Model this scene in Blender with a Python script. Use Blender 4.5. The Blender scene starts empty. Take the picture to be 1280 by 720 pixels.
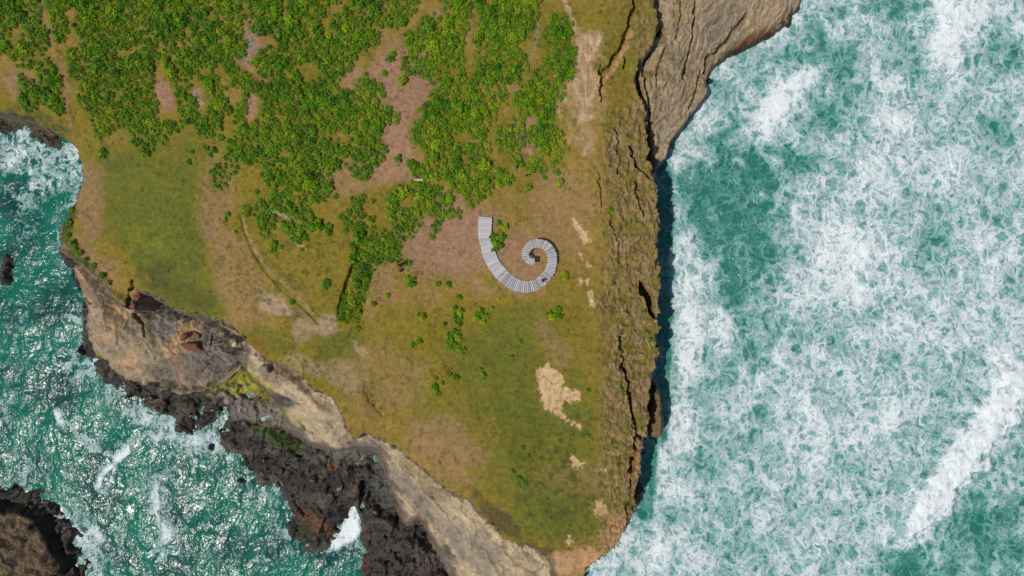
import bpy, bmesh, math, random
import numpy as np
from mathutils import Vector, Matrix

random.seed(7); RNG = np.random.default_rng(7)
scene = bpy.context.scene
COL = scene.collection
rad = math.radians

# ------------------------------------------------------------------ camera
CAMH = 144.0; F = 1280 * 0.6667            # focal length in photo pixels
cam = bpy.data.cameras.new('Camera'); camo = bpy.data.objects.new('Camera', cam); COL.objects.link(camo)
camo.location = (0, 0, CAMH); camo.rotation_euler = (0, 0, 0)
cam.sensor_width = 36; cam.lens = 36 * 0.6667
cam.clip_start = 1; cam.clip_end = 20000
scene.camera = camo
# ------------------------------------------------------------------ light
SUN_EL = 62.5
hx, hy = -0.887, -0.463
sd = Vector((hx * math.cos(rad(SUN_EL)), hy * math.cos(rad(SUN_EL)), math.sin(rad(SUN_EL))))
w = bpy.data.worlds.new('World'); scene.world = w; w.use_nodes = True
nt = w.node_tree; bg = nt.nodes['Background']
sky = nt.nodes.new('ShaderNodeTexSky'); sky.sky_type = 'NISHITA'; sky.sun_disc = False
sky.sun_elevation = rad(SUN_EL); sky.sun_rotation = math.atan2(hx, hy) % (2 * math.pi)
nt.links.new(sky.outputs[0], bg.inputs[0]); bg.inputs[1].default_value = 0.075
sl = bpy.data.lights.new('sun', 'SUN'); sl.energy = 3.6; sl.angle = rad(0.53); sl.color = (1, 0.955, 0.88)
so = bpy.data.objects.new('sun', sl); COL.objects.link(so)
so.rotation_euler = sd.to_track_quat('Z', 'Y').to_euler(); so.location = (-60, -30, 120)
scene.view_settings.view_transform = 'Standard'; scene.view_settings.look = 'None'
scene.view_settings.gamma = 1; scene.view_settings.exposure = 0.0
scene.view_settings.use_curve_mapping = False

# ------------------------------------------------------------------ numpy helpers
f32 = np.float32
PERM = RNG.permutation(4096).astype(np.int32)
GANG = (RNG.random(4096) * 2 * np.pi); GX = np.cos(GANG).astype(f32); GY = np.sin(GANG).astype(f32)
RV = RNG.random(4096).astype(f32); RV2 = RNG.random(4096).astype(f32)
def hsh(i, j, s=0):
    return PERM[(PERM[(i + s * 57) & 4095] + j) & 4095]
def perlin(x, y, s=0):
    xi = np.floor(x); yi = np.floor(y); fx = (x - xi).astype(f32); fy = (y - yi).astype(f32)
    i = xi.astype(np.int32); j = yi.astype(np.int32)
    u = fx * fx * fx * (fx * (fx * 6 - 15) + 10); v = fy * fy * fy * (fy * (fy * 6 - 15) + 10)
    def g(di, dj):
        h = hsh(i + di, j + dj, s); return GX[h] * (fx - di) + GY[h] * (fy - dj)
    a = g(0, 0); b = g(1, 0); c = g(0, 1); d = g(1, 1)
    return ((a + (b - a) * u) * (1 - v) + (c + (d - c) * u) * v) * 1.5
def fbm(x, y, sc, o=4, s=0, gain=.5):
    t = 0; a = 1; n = 0; x = x / sc; y = y / sc
    for k in range(o):
        t = t + a * perlin(x, y, s + k * 3); n += a; a *= gain; x = x * 2.03 + 5.1; y = y * 2.03 + 1.7
    return t / n
def ridged(x, y, sc, o=4, s=0, gain=.55):
    t = 0; a = 1; n = 0; x = x / sc; y = y / sc
    for k in range(o):
        t = t + a * (1 - np.abs(perlin(x, y, s + k * 3)) * 2); n += a; a *= gain; x = x * 2.03 + 5.1; y = y * 2.03 + 1.7
    return t / n
def worley(x, y, sc, s=0):
    x = (x / sc).astype(f32); y = (y / sc).astype(f32)
    i = np.floor(x).astype(np.int32); j = np.floor(y).astype(np.int32)
    f1 = np.full(x.shape, 9, f32); f2 = f1.copy(); cid = np.zeros(x.shape, f32)
    for di in (-1, 0, 1):
        for dj in (-1, 0, 1):
            h = hsh(i + di, j + dj, s)
            d = np.hypot(i + di + RV[h] - x, j + dj + RV2[h] - y)
            m = d < f1
            f2 = np.where(m, f1, np.minimum(f2, d)); cid = np.where(m, RV[(h * 7 + 3) & 4095], cid); f1 = np.where(m, d, f1)
    return f1, f2, cid
def sstep(a, b, x):
    t = np.clip((x - a) / (b - a), 0, 1); return t * t * (3 - 2 * t)
def seg_dist(U, V, pts, far=40.0):
    """distance (px) to an open polyline"""
    out = np.full(U.shape, far, f32)
    P = np.array(pts, float)
    m = (U > P[:, 0].min() - far) & (U < P[:, 0].max() + far) & (V > P[:, 1].min() - far) & (V < P[:, 1].max() + far)
    u = U[m]; v = V[m]; d2 = np.full(u.shape, far * far, f32)
    for (ax, ay), (bx, by) in zip(P[:-1], P[1:]):
        ex, ey = bx - ax, by - ay; L = ex * ex + ey * ey + 1e-9
        t = np.clip(((u - ax) * ex + (v - ay) * ey) / L, 0, 1)
        d2 = np.minimum(d2, (u - ax - t * ex) ** 2 + (v - ay - t * ey) ** 2)
    out[m] = np.sqrt(d2); return out
def sdf(U, V, pts, far=40.0):
    """signed distance (px), + inside"""
    out = np.full(U.shape, -far, f32)
    P = np.array(pts, float)
    m = (U > P[:, 0].min() - far) & (U < P[:, 0].max() + far) & (V > P[:, 1].min() - far) & (V < P[:, 1].max() + far)
    u = U[m]; v = V[m]; d2 = np.full(u.shape, 1e9, f32); ins = np.zeros(u.shape, bool)
    Q = np.roll(P, -1, 0)
    for (ax, ay), (bx, by) in zip(P, Q):
        ex, ey = bx - ax, by - ay; L = ex * ex + ey * ey + 1e-9
        t = np.clip(((u - ax) * ex + (v - ay) * ey) / L, 0, 1)
        d2 = np.minimum(d2, (u - ax - t * ex) ** 2 + (v - ay - t * ey) ** 2)
        if ay != by:
            c = ((ay > v) != (by > v)) & (u < ex * (v - ay) / (by - ay) + ax)
            ins ^= c
    d = np.sqrt(d2); out[m] = np.maximum(np.where(ins, d, -d), -far); return out
MPP = 130 / F
def lin(r, g, b):
    f = lambda c: ((c / 255 + .055) / 1.055) ** 2.4 if c > 10 else c / 255 / 12.92
    return np.array([f(r), f(g), f(b)], f32)
LIT = 1.28                                   # light falling on level ground here
def alb(r, g, b): return lin(r, g, b) / LIT

# ------------------------------------------------------------------ plateau height as a function of photo pixel
def zplat(U, V):
    z = 14 - 5.0 * sstep(420, 90, U) * sstep(80, 260, V) - 1.3 * sstep(745, 815, U)
    z = z + 0.35 * np.sin(U / 47.0 + V / 61.0) + 0.3 * np.sin(U / 31.0 - V / 43.0 + 1)
    return z - 1.6 * sstep(600, 720, V)
def pix_at(X, Y, z):
    k = F / (CAMH - z); return 640 + X * k, 360 - Y * k
def world_at(px, py, z=None):
    if z is None: z = float(zplat(np.float64(px), np.float64(py)))
    k = (CAMH - z) / F
    return Vector(((px - 640) * k, (360 - py) * k, z))

# ------------------------------------------------------------------ outlines (photo pixels)
PLATEAU = [(-250,-350),(802,-350),(815,-40),(823,20),(818,50),(802,80),(798,100),(804,125),(808,150),(810,180),(813,205),(819,225),(823,250),(825,280),(822,305),
  (826,330),(826,352),(821,372),(825,392),(824,420),(824,450),(819,470),(814,490),(812,515),(811,545),(804,550),(802,572),(801,598),
  (795,618),(791,645),(785,668),(768,686),(746,703),(733,716),(722,735),(700,740),(690,700),(668,688),(640,676),(612,655),(592,628),(562,616),(545,602),
  (522,582),(500,562),(472,548),(455,540),(440,546),(428,520),(415,497),(392,488),(380,470),(362,460),(338,452),(320,440),(308,425),
  (296,410),(270,398),(238,390),(215,385),(196,373),(181,363),(170,362),(166,376),(157,381),(146,374),(132,354),(112,338),(92,324),(74,312),(76,296),(84,275),(88,256),
  (98,244),(103,228),(100,200),(94,184),(76,166),(50,158),(30,150),(12,140),(-10,136),(-60,120),(-250,60)]
COASTL = [(-250,110),(-40,140),(0,158),(15,166),(35,174),(58,180),(80,181),(95,188),(101,204),(102,230),(97,246),(86,258),(81,276),(73,302),(72,320),(84,338),(90,358),
  (94,375),(94,395),(99,422),(106,445),(122,468),(140,490),(170,504),(200,520),(214,534),(226,548),(240,548),(248,534),(262,527),(277,523),(272,548),(282,574),(302,592),
  (322,604),(346,614),(357,630),(360,652),(359,670),(374,686),(392,692),(410,686),(428,668),(433,640),(441,633),(449,640),(452,662),(446,690),(447,722),(445,800),(740,800),(735,715),(800,640),(810,540),(815,200),
  (760,60),(700,-60),(700,-350),(-250,-350)]
DOME = [(80,334),(92,330),(112,342),(128,352),(140,366),(152,380),(160,380),(170,372),(182,374),(198,378),(212,386),(236,394),(262,402),(286,414),(300,432),(304,452),(288,466),(268,482),(247,492),(225,496),
  (200,492),(178,488),(150,476),(128,462),(108,446),(100,425),(94,405),(98,390),(92,370)]
RAMP = [(300,425),(320,430),(480,480),(620,600),(740,690),(735,716),(715,740),(640,800),(560,760),(562,738),(548,700),(532,660),(520,655),(505,664),(498,648),(488,622),(478,590),(470,570),(455,566),(430,566),(400,566),
  (378,556),(362,545),(350,530),(345,516),(335,500),(322,490),(308,478),(296,455)]
SLAB = [(800,-350),(1020,-350),(1030,-80),(1008,0),(1000,14),(975,33),(950,44),(925,54),(905,68),(892,86),(890,108),(872,134),(853,155),(840,175),(832,192),(824,206),(819,200),(814,182),(808,160),(800,120),(792,90),(800,60),(800,-60)]
PILLAR = [(822,482),(826,490),(829,510),(832,530),(832,545),(826,551),(816,549),(812,540),(815,510),(817,492)]

xs = np.concatenate([np.arange(-150, -112, 1.0), np.arange(-112, 66, 0.165), np.arange(66, 80, 1.0)])
ys = np.concatenate([np.arange(-76, -63, 1.0), np.arange(-63, 63, 0.165), np.arange(63, 115, 1.0)])
X, Y = np.meshgrid(xs, ys); X = X.astype(f32); Y = Y.astype(f32)
nz1 = fbm(X, Y, 5, 5, 11); nz2 = fbm(X, Y, 1.6, 4, 23); nzl = fbm(X, Y, 22, 3, 31)
# coordinates on the plateau surface
Z = np.full(X.shape, 13, f32)
for _ in range(4):
    U, V = pix_at(X, Y, Z); Z = zplat(U, V).astype(f32)
U, V = pix_at(X, Y, Z)
sp = sdf(U, V, PLATEAU, 60) * MPP
rightside = sstep(700, 760, U)
cidr = worley(X + nz2, Y + nz1, 2.4, 47)[2]
sp = sp + (nz1 * 1.0 + nz2 * .5) * (0.85 + 0.15 * (1 - rightside)) + rightside * (cidr - .5) * .7 - .25 * rightside

rim = sstep(742, 775, U + nz1 * 24 - 42 * (1 - sstep(90, 170, V)))
rr = ridged(X + nz1 * 1.5, Y * .65, 2.0, 4, 41); f1, f2, cid = worley(X + nz2 * 1.5, Y * .8 + nz1 * 2, 1.5, 5)
hsh_cid = worley(X + nz2, Y - nz1, 1.2, 19)[2]
zp = Z + nz1 * 0.45 * (1 - rim) + nz2 * 0.10
zp = zp + rim * ((rr - .55) * .85 + (ridged(X + nz1, Y * .55, .9, 3, 143) - .5) * .45 + (cid - .5) * .42 - (1 - sstep(0, .12, f2 - f1)) * .22)
# hillside between lawn and gully, low scarps
def trench(z, U, V, pts, wid, dep, wob=1.0):
    d = seg_dist(U + (nz2 * 6 + nz1 * 5) * wob, V + nz1 * 9 * wob, pts, 30)
    wv = wid * (0.75 + .8 * np.clip(nz1 + .3, 0, 1))
    return z - dep * (1 - sstep(wv * .45, wv, d))
TR = [([(798,-20),(794,20),(786,35),(781,52),(770,68),(758,80),(753,95),(751,125)],2.3,2.0),
      ([(781,70),(777,80)],2.0,2.0),
      ([(787,180),(793,200),(803,213),(812,222)],2.4,3.0),
      ([(797,225),(800,250),(806,270)],1.8,1.6),([(770,160),(775,190),(772,215)],1.6,1.0),([(748,215),(752,240),(750,262)],1.6,.9),
      ([(760,262),(772,300),(775,330)],1.5,.8),
      ([(780,455),(785,478),(786,500),(791,520),(796,542),(795,562),(791,592)],3.0,3.0),
      ([(775,420),(779,440),(780,455)],2.0,1.4),
      ([(792,600),(786,628),(782,650)],1.8,1.6),([(797,610),(793,640)],1.3,1.4),
      ([(455,478),(459,495),(468,508)],2.2,.45),([(470,508),(478,520)],2.4,.4),
      ([(164,352),(163,362)],1.6,4.0),([(163,360),(161,372),(158,384)],2.6,6.0),
      ([(513,573),(528,585)],2.2,.3),([(540,600),(552,608)],2.2,.3),
      ([(442,412),(436,418),(431,424)],1.6,.4)]
for p, wd, dp in TR: zp = trench(zp, U, V, p, wd, dp)
hole = sdf(U + nz2 * 6, V + nz1 * 8, [(798,348),(806,350),(814,360),(821,382),(820,402),(813,396),(808,380),(801,366)], 20)
zp = zp - 6.5 * sstep(0, 2.5, hole)
# gully with the hedge: a step down on its west side
gd = sdf(U, V, [(444,300),(441,325),(433,343),(428,358),(423,375),(419,398),(428,410),(448,412),(458,380),(468,340),(500,318),(560,270),(520,225),(480,260)], 30)
zp = zp - 1.25 * sstep(0, 3, gd + nz2 * 2) * (1 - sstep(5, 22, gd)) * (1 - sstep(446, 500, U)) * sstep(296, 322, V) * (1 - sstep(384, 404, V))
sc = seg_dist(U, V, [(300,268),(306,290),(316,315),(334,342),(352,362),(378,384),(398,404)], 30) + nz1 * 2
zp = zp - .35 * (1 - sstep(.6, 2.2, sc))
# bare scars are slightly hollow
SCARS = [[(668,462),(676,458),(684,455),(688,460),(698,460),(700,470),(706,478),(702,486),(712,486),(725,490),(726,497),(716,504),(704,505),(702,512),(706,520),(716,524),(726,532),(724,536),(712,530),(698,524),(690,516),(680,514),(676,508),(675,498),(671,488),(672,475)],
  [(712,565),(717,568),(722,576),(730,579),(726,582),(730,588),(722,587),(714,582)],[(741,583),(748,589),(758,586),(760,592),(757,600),(750,594),(744,590)],
  [(744,628),(752,626),(757,634),(762,645),(756,650),(748,648),(741,640)],[(766,623),(771,624),(769,628)],
  [(712,270),(720,275),(728,282),(734,290),(737,302),(730,308),(726,300),(722,292),(715,285)],[(722,315),(728,318),(732,326),(738,333),(732,334),(726,328)],
  [(733,364),(739,363),(744,376),(743,383),(737,382),(735,376)],[(722,350),(727,350),(726,356)],[(731,346),(736,348),(733,356),(730,354)],
  [(706,664),(713,668),(716,678),(709,680)]]
ssc = np.full(U.shape, -40, f32)
for p in SCARS: ssc = np.maximum(ssc, sdf(U, V, p, 40))
ssc = ssc + nz2 * 5 + nz1 * 2 + fbm(X, Y, .7, 3, 151) * 5
zp = zp - .3 * sstep(0, 2, ssc)
wfall = 1.3 + 2.0 * (1 - rightside) * sstep(250, 330, V)
HP = zp - (zp + 3.5) * sstep(0, 1, -sp / wfall)
HP = HP + (1 - sstep(-.2, .3, sp)) * ((ridged(X, Y, 1.9, 4, 141) - .5) * 1.8 + (hsh_cid - .5) * .8) * (HP > -2.4)

# shelf near the water
U1, V1 = pix_at(X, Y, 1.0)
s1 = sdf(U1, V1, COASTL, 60) * MPP + nz1 * 1.7 + nz2 * .8
r1 = ridged(X + nz1 * 3, Y, 4.2, 5, 61); g1, g2, gid = worley(X + nz1 * 2.5, Y + nz2 * 1.5, 3.0, 9)
h1, h2, hid = worley(X + nz2, Y - nz1, .8, 17)
HS = np.clip(s1 * .75, -3.5, 1.1) + sstep(-.6, 1.2, s1) * ((r1 - .6) * 1.5 + (gid - .5) * 1.2 + (hid - .5) * .22 + nz1 * .5 - (1 - sstep(0, .14, g2 - g1)) * .35)
dk = sdf(U1, V1, [(285,530),(320,520),(380,545),(450,580),(480,620),(520,650),(560,700),(600,740),(450,740),(450,690),(440,640),(400,690),(370,680),(360,640),(340,605),(300,585),(280,560)], 60) * MPP
HS = HS + sstep(0, 3.5, dk) * 1.6
cove = seg_dist(U1 + nz2*3, V1 + nz1*3, [(455,602),(453,622),(452,636)], 30)
HS = HS - 2.2 * (1 - sstep(1.5, 4, cove))
HS = np.where(sp > 2, -3, HS)
# dome rock
U5, V5 = pix_at(X, Y, 4.5)
s5 = sdf(U5, V5, DOME, 60) * MPP + nz1 * .6 + nz2 * .3
a = rad(-52); T = (-X * math.sin(a) + Y * math.cos(a)) + nz1 * 4.5 + .012 * (X + 75) ** 2 * 0
def saw(t, k): 
    q = t * k; q = q - np.floor(q); return np.where(q < .8, q / .8, (1 - q) / .2)
strata5 = saw(T, .42) * .32 + saw(T + nz2, 1.1) * .14
HD = np.clip(s5 * 2.4, -6, 0) + 1.2 + 3.9 * (1 - (1 - sstep(-.5, 10, s5)) ** 2) + sstep(0, 1, s5) * (strata5 * .8 + nzl * 1.2 + nz1 * .9 + nz2 * .16 + (r1 - .6) * .22)
eastd = sstep(168, 215, U5)
HD = HD - eastd * (.9 + (gid - .5) * .6 - (hid - .5) * .35) * sstep(0, 1, s5)
for p, wd, dp in [([(157,384),(165,398),(176,405),(182,420)],2.0,2.6),([(256,418),(262,430),(260,438)],1.8,1.8),([(150,400),(146,430)],1.1,.5)]:
    HD = trench(HD, U5, V5, p, wd, dp, .6)
# ramp of bare rock under the grass
U6, V6 = pix_at(X, Y, 6.5)
s6 = sdf(U6, V6, RAMP, 60) * MPP + nz1 * 1.0 + nz2 * .3
a = rad(-42); T6 = (-X * math.sin(a) + Y * math.cos(a)) + nzl * 2 + nz1 * 1.6
S6 = (X * math.cos(a) + Y * math.sin(a))
strata6 = saw(T6, .3) * .28 + saw(T6 + nz2 * .4, .85) * .13
HR = np.clip(s6 * 1.5, -8, 0) + 2.4 + 5.2 * sstep(0, 9, s6) + sstep(0, 1, s6) * (strata6 + nz1 * 1.1 + nz2 * .25) + 2.2 * sstep(-3.2, 0, sp) 
for p, wd, dp in [([(366,530),(374,540),(384,546)],1.8,.35),([(505,585),(530,612),(552,640),(575,668)],1.6,.5),([(345,500),(370,506)],2,.5)]:
    HR = trench(HR, U6, V6, p, wd, dp, .6)
# north-east slab dipping into the sea
s7 = sdf(U6, V6, SLAB, 60) * MPP + nz1 * .7 + nz2 * .3
sea7 = seg_dist(U6, V6, [(1030,-80),(1008,0),(1000,14),(975,33),(950,44),(925,54),(905,68),(892,86),(890,108),(872,134),(853,155),(840,175),(832,192),(824,206)], 120) * MPP
a = rad(58); T7 = (-X * math.sin(a) + Y * math.cos(a)) + nz1 * 2.2 + nzl * 3
S7 = (X * math.cos(a) + Y * math.sin(a))
fine7 = ridged(S7 * .22, T7, 1.0, 4, 145)
strata7 = saw(T7, .5) * .45 + saw(T7 + nz2 * .5, 1.35) * .2 + (fine7 - .5) * .5
steep = sstep(60, 140, V6)
HE = np.where(s7 < 0, s7 * (2.5 + 6 * steep), 0) + 2.6 + 2.8 * steep + 5.6 * sstep(0, 11, sea7) + sstep(-.5, .6, s7) * (strata7 + nz1 * .9 + nz2 * .3)
lowe = sdf(U6, V6, [(889,112),(884,95),(896,70),(918,52),(940,38),(975,22),(1000,-5),(1020,0),(980,50),(920,80),(900,110)], 60) * MPP
HE = HE - sstep(-.5, 1.2, lowe) * (1.6 + (hid - .5) * .8)
for p, wd, dp in [([(866,0),(866,45),(863,70),(852,98)],1.9,2.4),([(880,82),(873,108),(862,132)],1.7,2.0),([(938,12),(925,30),(914,45),(892,62),(886,85)],2.0,2.2),
                  ([(822,40),(806,75),(800,92),(803,115),(809,140),(811,165),(814,190)],1.8,4.0),([(846,-10),(850,25),(842,50)],1.5,1.4),([(830,66),(818,90),(816,112)],1.4,1.4),
                  ([(908,70),(895,90)],1.3,1.2),([(835,105),(818,128)],1.2,.8),([(925,10),(905,20),(895,28)],1.2,.9)]:
    HE = trench(HE, U6, V6, p, wd, dp, .6)
s8 = sdf(U6, V6, PILLAR, 40) * MPP + nz2 * .25
HK = np.where(s8 < 0, s8 * 9, 0) + 5.0 + 3.6 * np.sqrt(np.clip(s8 / 1.5, 0, 1)) + sstep(0, .6, s8) * (saw(X * 1.1 + nz1 * 1.5, 1.1) * .35 + nz1 * .8 + nz2 * .3) - 1.6 * sstep(520, 550, V6)
# small rocks in the water
rocks = []
for (cx, cy, rx, ry, top) in [(228,536,13,9,.9),(262,560,5,8,.3),(5,343,9,22,1.0),(300,602,8,5,.35),(888,100,7,5,.5),(100,438,5,8,.8)]:
    ca, sa = 1, 0
    d = np.hypot((U1 - cx) / rx, (V1 - cy) / ry)
    rocks.append(np.where(d < 1.5, (1 - d + nz1 * .5) * 2.2 + top - 1 + (hid - .5) * .7 + (r1 - .6) * .7, -4))
stack = [(-40,600),(0,608),(12,602),(28,604),(40,608),(52,612),(56,622),(66,630),(74,640),(84,648),(92,664),(98,690),(110,700),(108,716),(98,730),(80,800),(-60,800)]
s9 = sdf(U1, V1, stack, 50) * MPP - .3 + nz1 * 2.4 + nz2 * 1.2
HW = np.clip(s9 * 1.0, -3.5, .9) + sstep(-.5, 1, s9) * ((r1 - .6) * 1.6 + (gid - .5) * 1.2 + (hid - .5) * .4)
U4, V4 = pix_at(X, Y, 5.0)
s10 = sdf(U4, V4, [(-60,640),(0,646),(10,642),(22,648),(34,655),(40,668),(46,678),(56,694),(66,708),(62,718),(50,722),(42,740),(24,800),(-60,800)], 50) * MPP + nz1 * .6
s10 = s10 + nz1 * 1.0 + nz2 * .5
HW2 = np.where(s10 < 0, s10 * 2.6, 0) + 3.6 + sstep(0, 1, s10) * (nz1 * 2.4 + (r1 - .6) * 1.4 + saw(np.hypot(X + 112, Y + 62) + nz1 * 2, .5) * .4)
layers = [HP, HS, HD, HR, HE, HK] + rocks[:1]
LH = [HP, HS, HD, HR, HE]
H = HP.copy()
for L in LH[1:]: H = np.maximum(H, L)
cls = np.argmax(np.stack(LH), 0)

# outlines of the shrub thickets and of the bare openings in them
TH = [[(-60,-60),(520,-60),(522,0),(518,12),(510,22),(498,32),(488,40),(480,31),(474,31),(472,42),(477,52),(470,58),(460,53),(457,62),(446,66),(440,76),(444,84),(457,82),(458,98),(468,96),(480,108),(479,122),(489,130),(497,145),(494,157),(484,156),(474,158),(473,176),(485,184),(479,200),(470,206),(458,224),(440,222),(430,205),(418,212),
        (413,226),(413,242),(404,250),(391,251),(387,262),(388,274),(378,282),(383,299),(372,302),(356,293),(350,276),(362,273),(350,264),(336,256),(333,240),(326,226),(325,206),(312,200),(300,206),(286,222),(279,240),(270,239),(262,226),(262,212),(276,196),(284,178),(292,160),(288,140),(276,150),(262,170),(252,172),(244,166),(234,152),
        (226,158),(212,168),(206,180),(196,176),(180,196),(170,186),(160,166),(148,158),(136,172),(120,174),(112,154),(104,132),(84,134),(74,146),(60,134),(46,128),(36,140),(22,132),(20,112),(6,96),(-60,90)],
      [(548,-60),(586,-60),(586,0),(588,28),(579,45),(580,70),(592,80),(590,-60),(672,-60),(673,18),(668,36),(660,48),(646,55),(655,70),(662,86),(654,98),(642,102),(634,98),(632,112),(630,128),(619,138),(620,150),(608,162),(612,185),(611,200),(616,228),(608,246),(600,252),(590,262),(584,258),(578,244),(566,236),(555,226),(545,224),(530,222),(515,222),(507,206),(512,198),(522,202),(529,206),
        (530,196),(524,184),(513,176),(512,146),(520,134),(532,124),(541,110),(534,100),(520,96),(508,92),(500,84),(502,70),(508,60),(501,50),(503,40),(518,36),(521,26),(532,16),(540,14),(548,16),(550,0)],
      [(690,18),(712,19),(718,45),(720,62),(718,88),(712,95),(703,106),(701,120),(690,138),(690,150),(700,164),(706,178),(706,192),(703,206),(690,216),(680,222),(668,216),(656,212),(650,207),(642,207),(637,198),(640,188),(626,192),(618,182),(614,166),(624,156),(640,142),(640,128),(636,118),(655,101),(663,86),(676,76),(679,64),(676,50),(679,34)],
      [(613,216),(620,208),(632,211),(639,224),(635,231),(619,230)],
      [(487,240),(495,229),(510,227),(520,225),(536,226),(552,232),(562,240),(566,250),(574,260),(573,273),(565,272),(559,268),(553,272),(550,286),(540,299),(533,295),(536,284),(541,274),(528,266),(525,280),(516,290),(513,298),(505,299),(505,306),(498,316),(492,322),(478,326),(468,332),(463,342),(461,356),(456,372),(449,386),(447,408),(442,412),(440,396),(432,402),(421,398),(421,384),(426,368),(430,354),(440,342),(444,330),(438,322),(438,304),(446,296),
        (440,288),(430,286),(425,270),(434,260),(444,242),(456,240),(458,252),(450,262),(462,272),(468,282),(466,294),(474,290),(480,284),(480,262),(482,250)],
      [(300,256),(310,251),(322,256),(318,240),(312,238),(322,238),(328,250),(338,262),(345,270),(340,284),(340,296),(326,296),(320,282),(316,272),(301,268)],
      [(565,384),(572,380),(576,390),(573,398),(577,402),(574,410),(571,416),(577,426),(578,436),(582,444),(576,446),(570,436),(563,438),(556,430),(556,418),(564,406),(566,398)]]
NEG = [[(48,-10),(56,0),(64,36),(72,52),(92,46),(96,52),(80,64),(84,80),(86,100),(96,130),(92,178),(78,130),(76,100),(66,76),(52,64),(62,58),(58,42),(50,18)],
       [(82,12),(92,6),(94,16),(88,34),(96,46),(82,44)],
       [(190,48),(202,54),(198,62)],[(192,78),(202,74),(208,92),(218,112),(222,140),(220,150),(200,150),(196,130),(192,112)],
       [(300,26),(308,24),(314,42),(330,42),(346,50),(344,56),(326,58),(316,72),(310,80),(302,72),(308,56)],[(290,68),(300,72),(318,86),(338,102),(332,106),(306,92),(292,80)],
       [(268,70),(274,80),(286,96),(284,108),(276,104),(266,86)],[(238,88),(250,100),(258,112),(262,130),(250,148),(242,130)],[(306,120),(318,112),(326,130),(318,154),(308,152)],[(278,112),(300,110),(300,128),(286,134)],
       [(344,186),(356,184),(362,194),(348,198)],[(418,108),(426,92),(442,78),(458,84),(444,100),(440,112)],[(402,24),(410,6),(432,0),(428,14),(412,20),(408,42),(402,48)],[(366,82),(384,74),(398,84),(384,100)],
       [(0,66),(14,72),(24,96),(20,112),(-20,110),(-20,66)],[(28,84),(40,80),(44,96),(34,100)],[(300,-5),(306,0),(304,12),(298,16)],
       [(656,144),(668,142),(672,152),(664,160),(656,156)],[(636,136),(646,132),(644,142),(626,150),(618,146)],[(682,92),(690,90),(692,104),(684,108)],[(576,80),(586,72),(592,84),(586,94)],[(574,164),(586,166),(584,178),(574,176)],[(648,188),(662,176),(672,186),(668,196),(650,196)],
       [(430,176),(436,190),(438,204),(430,200)],[(340,228),(352,232),(348,240),(338,238)],[(678,196),(688,192),(688,206),(680,204)],[(576,200),(584,192),(582,206)],[(560,170),(572,160),(570,180)]]
# ------------------------------------------------------------------ surface colours of the ground (true albedo by kind of ground)
C = np.zeros(X.shape + (3,), f32)
def paint(m, c):
    m = np.clip(m, 0, 1)[..., None]; C[:] = C * (1 - m) + c * m
def blob(cx, cy, rx, ry, ang=0, U_=None, V_=None, wob=.5):
    U_ = U if U_ is None else U_; V_ = V if V_ is None else V_
    c, s = math.cos(rad(ang)), math.sin(rad(ang))
    du = U_ - cx; dv = V_ - cy
    d = np.hypot((du * c + dv * s) / rx, (-du * s + dv * c) / ry) + nz1 * wob + nz2 * wob * .4
    return 1 - sstep(.55, 1.15, d)
P = cls == 0
grass = sstep(-.15, .25, sp)
tan_ = alb(147, 121, 58); olive = alb(128, 114, 18); green = alb(102, 106, 5); dirt = alb(160, 122, 98); pink = alb(184, 152, 122)
m_gr = sstep(-.28, .3, nzl * 1.0 + nz1 * .5)
paint(np.ones_like(X), tan_)
paint(m_gr * .8, olive)
for b in [(180,240,95,85,20,.9),(200,270,60,60,-20,.5),(215,330,55,70,-25,1.0),(250,385,45,30,20,.9),(140,215,40,40,0,.6),(385,400,30,25,0,.5),(640,420,70,45,-20,.75),(640,480,95,60,30,.7),
          (680,560,90,110,20,.75),(560,520,70,40,30,.5),(700,640,75,45,0,.8),(770,60,22,60,10,.3),(250,180,60,30,0,.4),(420,440,45,25,-40,.8),(330,425,45,18,20,.7)]:
    paint(blob(*b[:5]) * b[5], green)
fine = fbm(X, Y, .9, 3, 71)
for b in [(200,345,36,26,30,.7),(250,375,30,16,30,.5),(150,205,40,14,0,.3),(700,640,40,26,0,.4),(655,560,24,40,20,.35),(240,300,20,40,0,.3)]: paint(blob(*b[:5], wob=.9) * b[5] * sstep(-.4, .2, nz1), alb(76, 78, 8))
for b in [(195,300,50,30,0,.5),(610,435,40,20,-30,.4),(700,560,40,30,0,.4),(230,240,30,20,0,.4)]: paint(blob(*b[:5], wob=.9) * b[5] * sstep(-.2, .3, nz1), alb(128, 128, 6))
for b in [(560,300,75,60,-25,.95),(500,100,50,55,20,1.0),(500,150,25,50,10,1.0),(490,205,45,30,0,.9),(430,225,40,30,0,.5),(640,330,50,45,0,.8),(270,250,28,60,5,.5),(290,340,30,80,-15,.45),
          (110,330,45,22,35,.7),(110,250,22,60,0,.6),(115,370,22,14,20,.7),(205,118,14,26,-15,1),(316,48,14,24,-10,1),(315,130,9,22,0,.9),(248,122,8,20,-15,.8),(470,350,30,40,0,.5),(660,170,25,40,0,.7),
          (600,190,12,30,0,.6),(700,265,50,60,0,.45),(560,560,60,40,30,.5),(440,95,22,20,0,.7),(30,110,40,20,30,.7),(780,520,30,90,0,.5),(690,430,40,18,60,.4),(720,600,60,25,0,.3),(480,470,60,50,0,.35)]:
    paint(blob(*b[:5]) * b[5], dirt)
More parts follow.
